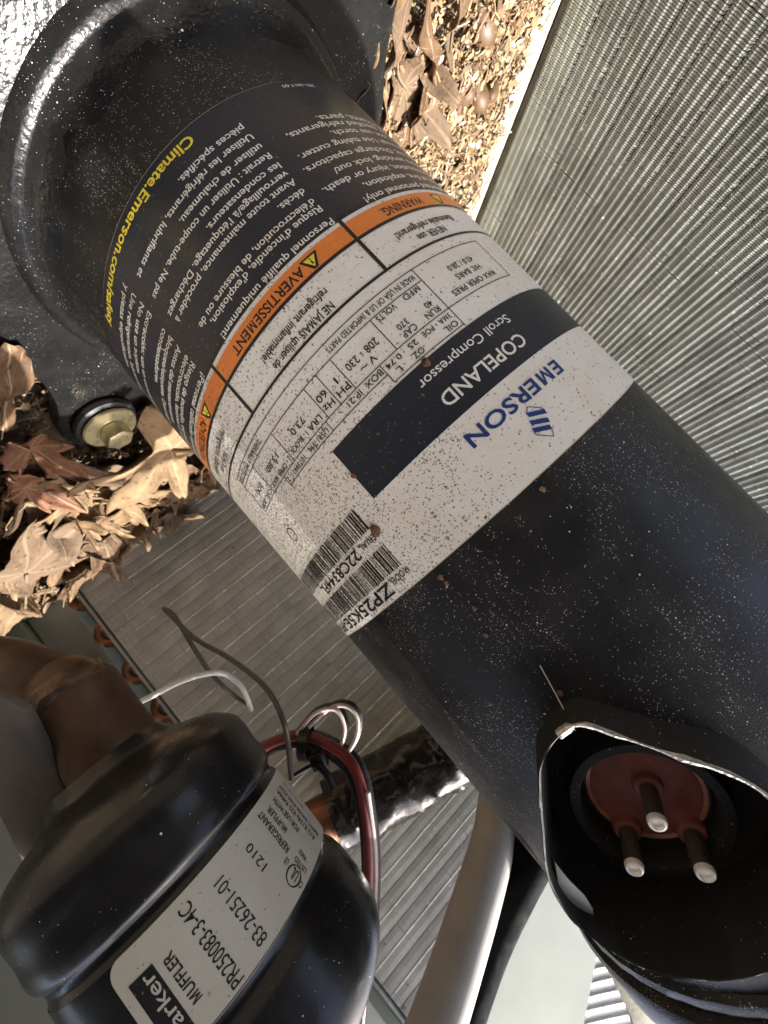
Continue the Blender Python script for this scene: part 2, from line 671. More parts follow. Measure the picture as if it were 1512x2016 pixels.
def fin_row(name, length, along, inward, seed, amp, groove, bent):
    """one tube row of upright fins: every fin a thin strip with a rippled front edge"""
    r = random.Random(seed)
    bm = bmesh.new()
    prof = [(0.0, -groove), (.010, -.003)]
    for q in range(4):
        z0 = .0775 * q
        prof += [(z0 + .039, amp * (1.0 if q in (1, 2) else .75)), (z0 + .072, -.001)]
    prof = prof[:-1] + [(.300, -.003), (.31, -groove)]
    if groove < .02:
        prof = [(0.0, -groove), (.009, -.002), (.07, .003), (.140, .001), (.150, .0045), (.160, .0045), (.170, .001), (.24, .003), (.301, -.002), (.31, -groove)]
    k = int(length / FP)
    th = .0128
    bend = 0
    for i in range(k):
        x = i * FP + r.uniform(-.0012, .0012)
        if r.random() < bent: bend = r.uniform(-.012, .012)
        if r.random() < .25: bend = 0
        d = r.uniform(-.0012, .0012) if r.random() < .93 else r.uniform(-.006, .003)
        col = []
        for z, p in prof:
            xx = x + bend * math.sin(z / PITCH * math.pi)
            q = along * xx + UP * z
            f = inward * (p + d)
            col.append((bm.verts.new(q - inward * .05), bm.verts.new(q + f), bm.verts.new(q + f + along * th), bm.verts.new(q + along * th - inward * .05)))
        for a, b in zip(col, col[1:]):
            for m_ in range(3):
                bm.faces.new((a[m_], b[m_], b[m_ + 1], a[m_ + 1]))
    bmesh.ops.recalc_face_normals(bm, faces=bm.faces[:])
    for v in bm.verts: v.co *= S
    me = bpy.data.meshes.new(name)
    bm.to_mesh(me); bm.free()
    me.materials.append(MATS['fin_bounce_lit' if groove < .02 else 'fin_aluminium'])
    return me


rows_left = [fin_row('fin_row', 6.6, E1, -E2, s, .0085, .0205, .012) for s in (1, 2, 3)]
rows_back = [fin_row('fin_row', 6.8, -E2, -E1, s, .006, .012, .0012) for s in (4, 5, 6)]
org = worldloc(coil)
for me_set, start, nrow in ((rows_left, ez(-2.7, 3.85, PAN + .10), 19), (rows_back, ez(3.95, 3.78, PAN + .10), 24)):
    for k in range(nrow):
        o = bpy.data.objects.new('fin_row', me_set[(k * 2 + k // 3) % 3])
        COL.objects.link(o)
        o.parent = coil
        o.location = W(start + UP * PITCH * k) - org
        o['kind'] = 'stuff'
bm = bmesh.new()
box(bm, ez(-2.7, 3.90, PAN + .02), E1 * 6.9, E2 * .5, UP * 7.6)
obj('core', bm, 'coil_core', coil, smooth=False)
bm = bmesh.new()
box(bm, ez(4.00, 3.89, PAN + .02), E1 * .5, E2 * -6.93, UP * 7.6)
obj('core', bm, 'coil_core', coil, smooth=False)
bm = bmesh.new()                                     # end plate of the back run
box(bm, ez(3.90, -3.055, PAN + .05), E1 * .62, E2 * .03, UP * 7.6)
obj('tube_sheet', bm, 'sheet_metal', coil, smooth=False)
bend_me = None
for k in range(10):
    z = -2.42 + .62 * k
    p = ez(4.15, -3.06, z)
    if bend_me is None:
        bm = bmesh.new()
        tube(bm, [ez(4.15, -3.05 - .17 * math.sin(t), z - .155 * math.cos(t)) for t in [math.pi * i / 12 for i in range(13)]], .062, 10, smooth=False)
        o = obj('return_bend', bm, 'copper', coil)
        bend_me = o.data; o0 = Vector(o.location)
    else:
        o = bpy.data.objects.new('return_bend', bend_me)
        COL.objects.link(o); o.parent = coil
        o.location = o0 + UP * (.62 * k * S)

# ------------------------------------------------------------------ compressor
PHI = R_(14)
CN = Vector((math.sin(PHI), -math.cos(PHI), 0))      # the terminals look this way
CT = Vector((math.cos(PHI), math.sin(PHI), 0))


def cup(t, z, rho):
    return CT * t + CN * rho + UP * z


RIM = [(-.062, .770), (.036, .773), (.144, .828), (.218, .908), (.315, 1.035), (.420, 1.185), (.457, 1.334), (.429, 1.447), (.352, 1.576), (.203, 1.662), (.014, 1.673), (-.17, 1.62), (-.30, 1.50), (-.352, 1.35), (-.347, 1.19), (-.306, 1.084), (-.218, .972), (-.131, .852)]
rimc = [(p.x, p.y) for p in catmull([(t, z, 0) for t, z in RIM], 5, True)]
RC = (.055, 1.28)

comp = thing('compressor', 'upright black compressor with white data label and open terminal cup', 'compressor', (0, 0, PAN))
# shell -------------------------------------------------------------
bm = bmesh.new()
zs = [-2.42 + .035 * i for i in range(int(4.42 / .035) + 1)]


def shell_r(z):
    r = 1.0
    if z < -2.12:
        r += .035 * max(0.0, (-2.12 - z) / .3) ** 2
    return r


lathe(bm, [(.6, -2.43)] + [(shell_r(z), z) for z in zs] + [(.6, 2.0)], 200)
dents = [(-14.3, -2.14, .085, -.022), (12.3, -2.11, .085, -.022)]
for v in bm.verts:
    if math.hypot(v.co.x, v.co.y) > .9:
        a = math.degrees(math.atan2(v.co.x, -v.co.y))
        for da, dz, w, dep in dents + [(62.5, 1.34, .10, .030), (76, .17, .05, .010)]:
            q = ((a - da) * math.pi / 180) ** 2 + ((v.co.z - dz) / 1.25) ** 2
            if q < (3 * w) ** 2:
                k = dep * math.exp(-q / w ** 2 * 1.6)
                h = math.hypot(v.co.x, v.co.y)
                v.co.x *= 1 - k / h; v.co.y *= 1 - k / h
shell = obj('shell', bm, 'shell_paint', comp, auto=50)
bm = bmesh.new()
prism(bm, [cup(t, z, .795) for t, z in rimc], CN * .6)
cut = obj('cutter', bm, 'shell_paint', comp)
md = shell.modifiers.new('b', 'BOOLEAN')
md.operation = 'DIFFERENCE'; md.object = cut; md.solver = 'EXACT'
bpy.context.view_layer.update()
me = bpy.data.meshes.new_from_object(shell.evaluated_get(bpy.context.evaluated_depsgraph_get()))
shell.modifiers.clear()
old = shell.data
shell.data = me
me.name = 'shell'
bpy.data.meshes.remove(old)
bpy.data.objects.remove(cut)
for f in me.polygons: f.use_smooth = True
me.set_sharp_from_angle(angle=R_(50))
# top cap -----------------------------------------------------------
bm = bmesh.new()
pr = [(1.0, 1.98), (1.055, 2.0), (1.07, 2.03), (1.07, 2.20), (1.05, 2.26)] + [(1.05 * math.cos(t), 2.26 + .42 * math.sin(t)) for t in [math.pi / 2 * i / 10 for i in range(1, 10)]] + [(.05, 2.68)]
lathe(bm, pr, 96, cap0=False)
obj('top_cap', bm, 'cap_paint', comp)
bm = bmesh.new()
prw = random.Random(3)
rings = lathe(bm, [(1.0, 1.90), (1.025, 1.915), (1.032, 1.945), (1.02, 1.975), (1.0, 1.985)], 180, cap0=False, cap1=False)
for ring in rings:
    for i, v in enumerate(ring):
        k = 1 + .0012 * math.sin(i * 1.9) + prw.uniform(-.0008, .0008)
        v.co.x *= k; v.co.y *= k
obj('weld_seam', bm, 'cap_paint', comp)
# base plate ---------------------------------------------------------
FOOT = R_(104.3)
quad = [(2.06, 0), (2.00, .17), (1.85, .28), (1.64, .36), (1.40, .56), (1.2, .83)]
half = quad + [(y, x) for x, y in reversed(quad[1:])]
outl = []
for k in range(4):
    th = FOOT + k * math.pi / 2
    d = Vector((math.sin(th), -math.cos(th), 0)); e = Vector((math.cos(th), math.sin(th), 0))
    outl += [d * x + e * y for x, y in half]
outl = catmull(outl, 5, True)


def plate_z(r):
    t = min(1.0, max(0.0, (r - 1.0) / .26))
    return -2.395 + .03 * (1 - t) ** 1.8


bm = bmesh.new()
N = len(outl)
loops = []
for j in range(14):
    f = (j / 13) ** 1.7
    loop = []
    for p in outl:
        r1 = p.length
        r = 1.0 + (r1 - 1.0) * f
        z = plate_z(r)
        fr_ = max(0.0, math.cos(math.atan2(p.x, -p.y) - R_(14))) ** 4
        z -= .17 * fr_ * max(0.0, r - 1.12)
        if f > .93: z -= .02 * (f - .93) / .07
        loop.append(bm.verts.new((p.x / r1 * r, p.y / r1 * r, z)))
    loops.append(loop)
for dz, k in ((-.05, 1.004), (-.13, 1.0)):
    loops.append([bm.verts.new((p.x * k, p.y * k, -2.40 + dz)) for p in outl])
loops.append([bm.verts.new((p.x / p.length, p.y / p.length, -2.53)) for p in outl])
for a, b in zip(loops, loops[1:]):
    for i in range(N):
        j = (i + 1) % N
        bm.faces.new((a[i], a[j], b[j], b[i]))
bmesh.ops.recalc_face_normals(bm, faces=bm.faces[:])
plate = obj('base_plate', bm, 'plate_paint', comp, auto=50)
bm = bmesh.new()
fl = catmull([Vector(q + (0,)) for q in ((.996, -2.10), (1.003, -2.17), (1.014, -2.23), (1.034, -2.285), (1.060, -2.318), (1.082, -2.327), (1.102, -2.338), (1.118, -2.362), (1.135, -2.395), (1.15, -2.43))], 4)
rings = lathe(bm, [(p.x, p.y) for p in fl], 220, cap0=False, cap1=False)
for ring in rings:
    for i, v in enumerate(ring):
        k = 1 + .004 * noise.noise(Vector((v.co.x * 6, v.co.y * 6, v.co.z * 9)))
        v.co.x *= k; v.co.y *= k
obj('bottom_flare', bm, 'plate_paint', comp)
for k in range(4):
    th = FOOT + k * math.pi / 2
    c = Vector((math.sin(th), -math.cos(th), 0)) * 1.73
    bm = bmesh.new()
    lathe(bm, [(.20, -2.72), (.24, -2.70), (.24, -2.56), (.19, -2.52), (.19, -2.40), (.225, -2.392), (.240, -2.355), (.232, -2.325), (.20, -2.308), (.12, -2.305)], 40, (c.x, c.y, 0))
    obj('grommet', bm, 'rubber', comp)
    bm = bmesh.new()
    lathe(bm, [(.11, -2.304), (.198, -2.302), (.207, -2.288), (.198, -2.272), (.118, -2.262), (.112, -2.257)], 40, (c.x, c.y, 0))
    hx = []
    for i in range(6):
        hx.append(Vector((c.x + 0.108 * math.cos(i * math.pi / 3 + .5), c.y + .108 * math.sin(i * math.pi / 3 + .5), -2.258)))
    prism(bm, hx, UP * .115, .012)
    bolt = obj('mounting_bolt', bm, 'zinc', comp, auto=30)
# terminal cup ---------------------------------------------------------
bm = bmesh.new()
NR = len(rimc)


def rim_rho(t, z):
    """outward reach of the cup's edge: it stands a little proud of the shell"""
    return 1.115 + .02 * max(0, .95 - z)


cr = random.Random(4)
lo = []
for k, (rho_f, sc_) in enumerate((('shell', 1.040), (.55, 1.022), (1.0, 1.004), (1.010, .996), (.99, .986), ('in', .972), ('floor', .945))):
    loop = []
    for t, z in rimc:
        tt = RC[0] + (t - RC[0]) * sc_; zz = RC[1] + (z - RC[1]) * sc_
        sh = math.sqrt(max(.3, 1 - tt * tt))
        top = rim_rho(t, z)
        if rho_f == 'shell': rho = sh - .012
        elif rho_f == 'in': rho = .95
        elif rho_f == 'floor': rho = .80
        else: rho = sh + (top - sh) * rho_f
        if k in (2, 3): rho += .008 * noise.noise(Vector((t * 14, z * 14, k)))
        loop.append(bm.verts.new(cup(tt, zz, rho)))
    lo.append(loop)
for a, b in zip(lo, lo[1:]):
    for i in range(NR):
        j = (i + 1) % NR
        bm.faces.new((a[i], a[j], b[j], b[i]))
bm.faces.new(lo[-1])
bmesh.ops.recalc_face_normals(bm, faces=bm.faces[:])
guard = obj('terminal_cup', bm, 'guard_paint', comp, auto=40)
# bright torn edge along the lower lip
lip = [(t, z) for t, z in rimc]
i0 = min(range(NR), key=lambda i: lip[i][1])
seq = [lip[(i0 + s) % NR] for s in range(-28, 3)]
bm = bmesh.new()
pts = []
for i, (t, z) in enumerate(seq):
    tt = RC[0] + (t - RC[0]) * 1.002; zz = RC[1] + (z - RC[1]) * 1.002
    pts.append(cup(tt, zz, rim_rho(t, z) + .004))
tube(bm, pts, lambda f: .006 + .012 * max(0, noise.noise(Vector((f * 9, 2, 0)))) + (.012 if f > .93 else 0), 8, smooth=False, lump=.8)
obj('ragged_edge', bm, 'edge_bare', guard)
# terminals
bm = bmesh.new()
lathe(bm, [(.225, 0), (.225, .10), (.235, .115), (.262, .11), (.272, .06), (.285, 0)], 64, cup(.05, 1.275, .79), CN, cap0=False, cap1=False)
obj('collar', bm, 'guard_paint', guard)
bm = bmesh.new()
prism(bm, [at(x, y, 1.57) for x, y in ((1092, 1697), (1099, 1742), (1126, 1784), (1170, 1817), (1168, 1790), (1152, 1764), (1120, 1732))], c_fw * .012, .003)  # pale plate standing in for a sunlit patch on the cup's wall
obj('sunlit_facet', bm, 'sheet_metal', guard)
bm = bmesh.new()
lathe(bm, [(.212, 0), (.212, .014), (.202, .022), (.186, .016)], 56, cup(.042, 1.266, .80), CN, cap1=False)
obj('terminal_rim', bm, 'terminal_rim', comp)
bm = bmesh.new()
lathe(bm, [(.188, 0), (.188, .017), (.17, .022), (.05, .025)], 56, cup(.042, 1.266, .80), CN)
tplate = obj('terminal_plate', bm, 'terminal_red', comp)
for t, z in ((.195, 1.36), (.015, 1.245), (.005, 1.455)):
    p = cup(t, z, .80)
    bm = bmesh.new()
    lathe(bm, [(.054, 0), (.054, .03), (.047, .048), (.034, .052)], 28, p, CN)
    obj('pin_sleeve', bm, 'terminal_red', tplate)
    bm = bmesh.new()
    lathe(bm, [(.031, .0), (.031, .190), (.026, .190)], 28, p, CN)
    obj('terminal_pin', bm, 'pin_dark', tplate)
    bm = bmesh.new()
    lathe(bm, [(.0315, .186), (.0315, .195), (.028, .204), (.021, .206), (.017, .197)], 28, p, CN)
    obj('pin_tip_lit', bm, 'pin_tip_lit', tplate)

# ------------------------------------------------------------------ the compressor's label
lab = OnCyl(0, 0, 1.0, .0113)
A0, A1 = -1.126, 1.172
C1, C2 = -.361, .405                                  # column edges
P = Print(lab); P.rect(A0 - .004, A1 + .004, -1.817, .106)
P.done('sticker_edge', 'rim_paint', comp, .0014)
P = Print(lab); P.rect(A0, A1, -1.80, .102)
label = P.done('label', 'label_white', comp, .0030)
# a rolled edge so the sticker has a thickness
P = Print(lab)
P.rect(A0, A1, -1.812, -1.104)
P.rect(A0, .250, -.474, -.233)
P.done('navy_panel', 'label_navy', label, .0038)
P = Print(lab); P.rect(A0, A1, -1.085, -1.008)
P.done('warning_band', 'label_orange', label, .0042)
K = Print(lab)                                        # black print
for b, w in ((-1.104, .017), (-1.008, .014), (-.838, .011)):
    K.rect(A0, A1, b - (w if b < -1.05 else 0), b + (0 if b < -1.05 else w))
for a in (C1, C2): K.rect(a - .008, a + .008, -1.104, -.83)
LW = .0035


def hline(b, a0, a1): K.rect(a0, a1, b - LW / 2, b + LW / 2)


def vline(a, b0, b1): K.rect(a - LW / 2, a + LW / 2, b0, b1)


hline(-.778, -.852, .775); hline(-.720, -.436, .775); hline(-.570, -.852, .775)
vline(-.852, -.778, -.570); vline(-.440, -.778, -.486)
vline(.775, -.778, -.570)
for a in (-.181, .022, .101, .170, .403, .610): vline(a, -.720, -.570)
hline(-.486, -.442, -.094); vline(-.095, -.570, -.486)
hline(-.524, -.095, .503); vline(.190, -.570, -.524); vline(.502, -.570, -.524)
T = K.text
T('MAX OPER PRES', -.770, -.500, -.618, .026, .008)
T('H/L BARS', -.722, -.570, -.668, .026, .008)
T('43.0 / 28.0', -.722, -.570, -.715, .026, .008)
T('MADE IN USA OF US & IMPORTED PARTS', -.425, .010, -.760, .024, .010)
T('MFD', -.410, -.330, -.714, .024, .010); T('VOLTS', -.290, -.200, -.714, .024, .010)
T('RUN', -.412, -.345, -.606, .026, .010); T('CAP.', -.295, -.225, -.606, .026, .010)
T('40', -.405, -.372, -.640, .024, .010); T('370', -.285, -.235, -.640, .024, .010)
T('OIL', -.425, -.362, -.520, .024, .010); T('OZ.', -.255, -.200, -.520, .024, .010); T('L', -.148, -.128, -.520, .024, .010)
T('3MA - POE', -.425, -.285, -.557, .022, .010); T('25', -.257, -.216, -.557, .022, .010); T('0.74', -.178, -.108, -.557, .022, .010)
T('208 - 230', -.152, .000, -.662, .030, .010)
T('V', -.108, -.078, -.618, .026, .010); T('~', -.068, -.034, -.618, .030, .010)
T('PH', .030, .088, -.616, .028, .010); T('1', .054, .062, -.660, .028, .0)
T('Hz', .112, .162, -.616, .028, .010); T('60', .112, .162, -.660, .028, .010)
T('LRA', .190, .262, -.612, .027, .010); T('I - BLOCK', .275, .390, -.612, .024, .010); T('73.0', .248, .330, -.660, .028, .010)
T('BOX  IP 21', -.088, .085, -.560, .024, .010)
T('LJ581-396   10739911  2', .205, .495, -.556, .022, .009)
T('I - OPER MAX', .415, .590, -.602, .022, .010); T('13.80', .450, .555, -.660, .026, .010)
T('OIL 300', .618, .765, -.602, .022, .010); T('300', .640, .720, -.655, .024, .010)
T('THERMALLY PROTECTED', .470, .770, -.760, .024, .010)
T('NE JAMAIS utiliser de', -.122, .200, -.880, .033, .014)
T('refrigerant inflammable!', -.140, .218, -.935, .033, .014)
T('NEVER use', -.740, -.572, -.892, .033, .014)
T('flammable refrigerant!', -.850, -.495, -.940, .033, .014)
T('NUNCA use', .700, .860, -.892, .033, .014)
T('refrigerante inflamable!', .600, .960, -.940, .033, .014)
for c0 in (-.885, -.172, .610):
    K.poly([(c0 - .042, -1.071), (c0 + .042, -1.071), (c0 + .010, -1.012), (c0 - .010, -1.012)])
T('AVERTISSEMENT', -.128, .285, -1.062, .040, .022)
T('WARNING', -.835 + .07, -.535, -1.062, .040, .022)
T('ADVERTENCIA', .660, .985, -1.062, .040, .022)
# bar codes
br = random.Random(12)


def bars(a0, a1, b0, b1):
    a = a0
    while a < a1:
        w = br.choice((.0040, .0040, .0075, .0105))
        K.rect(a, a + w, b0, b1)
        a += w + br.choice((.0038, .0038, .0060, .0090))


bars(.346, 1.10, -.262, -.165)
bars(.346, 1.15, -.086, .016)
T('SERIAL', .330, .446, -.146, .026, .012); T('22C8344FL', .462, .862, -.150, .046, .016)
T('MODEL', .332, .442, .030, .026, .012); T('ZP25K5E-PFV', .446, 1.14, .030, .052, .018)
K.ring(.72, -.40, .030, .036, .005)
K.done('black_lettering', 'ink_black', label, .0046)
for c0 in (-.885, -.172, .610):
    Y = Print(lab)
    Y.poly([(c0 - .027, -1.063), (c0 + .027, -1.063), (c0, -1.020)])
    Y.done('hazard_triangle', 'ink_yellow', label, .0050)
    X = Print(lab)
    X.text('!', c0 - .004, c0 + .004, -1.058, .026, .012)
    X.done('exclamation_mark', 'ink_black', label, .0054)
Y = Print(lab)
Y.text('Climate.Emerson.com/safety', -.160, .760, -1.782, .044, .022)
Y.done('yellow_lettering', 'ink_yellow', label, .0050)
H = Print(lab)                                        # white lettering on the navy panels
H.text('Copeland'.upper(), -.600, -.172, -.338, .054, .014)
H.text('Scroll Compressor', -.618, -.150, -.428, .038, .006)
fr = ['Personnel qualifi\u00e9 uniquement!', "Risque d'incendie, d'explosion,", "d'\u00e9lectrocution, de blessure ou de", 'd\u00e9c\u00e8s.',
      'Avant toute maintenance, proc\u00e9der \u00e0', "verrouillage/\u00e0 l'\u00e9tiquetage. D\u00e9chargez", 'les condensateurs.', 'Retrait : Utiliser un coupe-tube. Ne pas',
      'utiliser de chalumeau.', 'Utiliser les r\u00e9frig\u00e9rants, lubrifiants et', 'pi\u00e8ces sp\u00e9cifi\u00e9s.']
fw_ = [.278, .272, .322, -.218, .390, .400, .032, .400, .092, .390, -.010]
fb = [-1.122, -1.192, -1.232, -1.290, -1.346, -1.392, -1.440, -1.498, -1.552, -1.611, -1.664]
for s, w, b in zip(fr, fw_, fb):
    H.text(s, -.343, w, b - .015, .030, .010)
en = ['Authorized personnel only!', 'Risk of fire, explosion,', 'electrocution, injury or death.', 'Before servicing, lock out/', 'tag out. Discharge capacitors.', '', 'Removal: Use tubing cutter.',
      'Do not use torch.', '', 'Use specified refrigerants,', 'lubricants, parts.']
ee = [-.510, -.560, -.400, -.500, -.400, 0, -.425, -.640, 0, -.455, -.640]
eb = [-1.125, -1.185, -1.243, -1.300, -1.358, 0, -1.421, -1.478, 0, -1.530, -1.572]
for s, w, b in zip(en, ee, eb):
    if s: H.text(s, -1.10, w, b - .015, .030, .010)
es = ['\u00a1Personal calificado \u00fanicamente!', 'Riesgo de incendio, explosi\u00f3n,', 'electrocuci\u00f3n, lesiones o muerte.', 'Antes del mantenimiento,', 'bloquee/etiquete. Descargue', 'condensadores.', '', 'Extracci\u00f3n: use un cortatubos.', 'No use un soplete.', 'Use refrigerantes, lubricantes', 'y piezas especificadas.']
ew = [1.13, 1.08, 1.12, .98, 1.06, .78, 0, 1.10, .88, 1.08, .95]
for s, w, b in zip(es, ew, fb):
    if s: H.text(s, .470, w, b - .015, .030, .010)
H.text('201-3017-00', -.80, -.625, -1.790, .016, .004)
H.done('white_lettering', 'ink_white', label, .0046)
B = Print(lab)
B.text('Emerson'.upper(), -.636, -.140, -.172, .056, .026)
for (x0, y0), (x1, y1) in (((-.369, -.079), (-.434, -.047)), ((-.356, -.051), (-.419, -.017)), ((-.343, -.025), (-.405, .007))):      # slanted stripe mark over the name
    B.poly([(x1, y1 - .008), (x0, y0 - .008), (x0 + .004, y0 + .010), (x1 + .004, y1 + .010)])
for q in (((-.389, -.101), (-.366, -.082)), ((-.389, -.101), (-.424, -.070)), ((-.424, -.070), (-.434, -.052)), ((-.338, -.016), (-.340, -.004)), ((-.340, -.004), (-.385, .040)), ((-.385, .040), (-.400, .016))):
    (x0, y0), (x1, y1) = q
    dx, dy = x1 - x0, y1 - y0
    ln = math.hypot(dx, dy); nx, ny = -dy / ln * .0015, dx / ln * .0015
    B.poly([(x0 - nx, y0 - ny), (x1 - nx, y1 - ny), (x1 + nx, y1 + ny), (x0 + nx, y0 + ny)])
B.done('blue_lettering', 'ink_blue', label, .0044)

# ------------------------------------------------------------------ muffler
MX, MY = 2.074, -.821
muf = thing('refrigerant_muffler', 'black can muffler with a pale printed sticker, right of the compressor', 'muffler', (MX, MY, -.3))
bm = bmesh.new()
mp = [(.255, -.20), (.30, -.13), (.40, -.085), (.470, -.045), (.515, .00), (.548, .05), (.556, .12), (.552, .20), (.556, .26), (.550, .305), (.530, .335), (.527, .36), (.536, .385), (.540, .42), (.540, .72), (.534, .755), (.527, .785), (.533, .81), (.552, .85), (.560, .93), (.560, 1.05), (.545, 1.14), (.50, 1.21), (.42, 1.255), (.30, 1.28), (.22, 1.30)]
pm = [(Vector((r, z, 0))) for r, z in mp]
pm = catmull(pm, 4)
lathe(bm, [(p.x, p.y) for p in pm], 96, (MX, MY, 0))
obj('body', bm, 'muffler_paint', muf, auto=60)
mu = OnCyl(MX, MY, .5415)
P = Print(mu)
ra, rb = .11, .065
pts = []
a_l, a_r, b_l, b_h = R_(-128), R_(-14.5), .380, .748
for cx, cy, s in ((a_r - ra, b_h - rb, 0), (a_l + ra, b_h - rb, 1), (a_l + ra, b_l + rb, 2), (a_r - ra, b_l + rb, 3)):
    for i in range(9):
        t = math.pi / 2 * (s + i / 8)
        pts.append((cx + ra * math.cos(t), cy + rb * math.sin(t)))
P.poly(pts)
mlab = P.done('sticker', 'muffler_sticker', muf, .004, .05)
Q = Print(mu)
D = R_
Q.rect(D(-28), D(-18.5), .470, .735)
# rows read downwards; b is the angle of each baseline
Q.text('MUFFLER', .665, .485, D(-34.4), .065, .014, rot=True)
Q.text('PR250083-3-4C', .735, .415, D(-46.5), .085, .004, rot=True)
Q.text('83-26251-01', .72, .45, D(-59), .080, .004, rot=True)
Q.text('1210', .565, .455, D(-73.5), .060, .002, rot=True)
Q.text('REFRIGERANT', .610, .415, D(-86), .055, .014, rot=True)
Q.text('MUFFLER', .560, .435, D(-91.5), .055, .014, rot=True)
Q.text('FOR USE WITH', .610, .435, D(-98), .055, .014, rot=True)
Q.text('R12 R134a R22 R404A', .700, .430, D(-104), .055, .012, rot=True)
Q.text('R407C R410A R502 R507', .715, .430, D(-109), .055, .012, rot=True)
Q.text('WITH USE ON', .60, .44, D(-115), .035, .006, rot=True)
Q.text('LISTED', .722, .650, D(-86), .040, .012, rot=True)
Q.text('90K0', .70, .655, D(-90), .036, .012, rot=True)
Q.text('US', .635, .615, D(-82), .045, .012, rot=True)
Q.text('C', .735, .722, D(-80.5), .045, .012, rot=True)
Q.ring(D(-79.3), .683, .072, .038, .007)
Q.text('UL', .700, .666, D(-82), .075, .014, rot=True)
Q.done('black_lettering', 'ink_black', mlab, .0048, .06)
Q = Print(mu)
Q.text('Parker', .712, .480, D(-26.6), .085, .010, rot=True)
Q.poly([(D(-24), .730), (D(-23.2), .730), (D(-23.2), .69), (D(-24), .69)])
Q.done('pale_lettering', 'muffler_sticker', mlab, .0054, .06)

# ------------------------------------------------------------------ pipes
t = thing('copper_suction_pipe', 'dark tarnished copper pipe bending away below the muffler', 'pipe', (MX, MY, -.9))
PX_, PY_ = MX - .055, MY + .015
bm = bmesh.new()
lathe(bm, [(.188, -.56), (.203, -.545), (.203, -.19), (.20, -.10)], 40, (PX_, PY_, 0))
obj('collar', bm, 'copper_dark', t)
bm = bmesh.new()
tube(bm, [(PX_, PY_, -.48), (PX_, PY_, -.58), at(112, 1385, 2.13), at(66, 1343, 2.16), at(10, 1320, 2.24), at(-60, 1312, 2.36), at(-140, 1308, 2.5)], .165, 28, 8)
obj('bend', bm, 'copper_dark', t)
bm = bmesh.new()
lathe(bm, [(.168, -.635), (.176, -.62), (.19, -.59), (.206, -.57), (.210, -.545), (.20, -.53)], 40, (PX_, PY_, 0), cap0=False, cap1=False)
for v in bm.verts:
    v.co += Vector((v.co.x - PX_, v.co.y - PY_, 0)) * .16 * noise.noise(v.co * 11)
obj('brazed_joint', bm, 'braze', t)

t = thing('tarred_pipe', 'lumpy pipe stub coated in glossy black tar joining the compressor side', 'pipe', at(780, 1540, 5.2))
bm = bmesh.new()
tube(bm, [at(980, 1415, 5.42), at(905, 1460, 5.34), at(850, 1497, 5.28), at(780, 1537, 5.19), at(700, 1580, 5.07), at(655, 1607, 4.99)], lambda f: .43 - .05 * f, 40, 10, lump=.10, seed=2)
obj('tar_coating', bm, 'tar', t)
bm = bmesh.new()
tube(bm, [at(980, 1415, 5.42), at(700, 1580, 5.07), at(560, 1664, 4.8), at(480, 1720, 4.7)], .27, 24)
obj('copper_core', bm, 'copper', t)

bm = bmesh.new()
tube(bm, [at(1010, 1470, 3.7), at(985, 1560, 3.6), at(972, 1650, 3.4), at(945, 1750, 3.1), at(905, 1880, 2.85), at(862, 2010, 2.62), at(815, 2140, 2.45), at(745, 2350, 2.25), at(640, 2650, 2.1), at(500, 3000, 2.0)], .165, 32, 8)
tag(obj('discharge_tube', bm, 'tube_beige', base=at(945, 1750, 3.1)), 'smooth beige tube rising between the tarred pipe and the pale panel', 'tube')
bm = bmesh.new()
tube(bm, [at(1120, 1560, 3.5), at(1060, 1650, 3.4), at(1003, 1750, 3.3), at(958, 1840, 3.2), at(918, 1940, 3.05), at(888, 2030, 2.95), at(850, 2130, 2.85), at(790, 2350, 2.6), at(690, 2650, 2.4), at(550, 3000, 2.3)], .19, 28, 8)
tag(obj('rubber_hose', bm, 'rubber_hose', base=at(1003, 1750, 3.3)), 'matt black hose running alongside the beige tube', 'hose')

# ------------------------------------------------------------------ cabinet
h1 = Vector((-.57, .82, 0)).normalized()
pn = Vector((.82, .57, 0)).normalized()
p0 = at(1165, 1935, 3.95)
bm = bmesh.new()
zlow = None
v_ = at(1022, 1720, 1.0) - CAM
LEAN = .16
pq = (pn - UP * LEAN).normalized()
zlow = (CAM + v_ * ((p0 - CAM).dot(pq) / v_.dot(pq))).z
box(bm, p0 - h1 * 1.5 - (UP + pn * LEAN) * (p0.z - zlow), h1 * 3.2, pn * .04, UP * (p0.z - zlow) + pn * (p0.z - zlow) * LEAN)
tag(obj('control_box_panel', bm, 'cabinet_paint_pale', base=p0, smooth=False), 'flat pale green painted metal panel behind the hose', 'panel')
t = thing('louvered_grille', 'bright white louvred grille glimpsed past the pale panel', 'grille', at(1200, 1960, 5.6))
d0 = (at(1160, 2000, 5.6) - at(1230, 1985, 5.6)).normalized()
sl_me = None
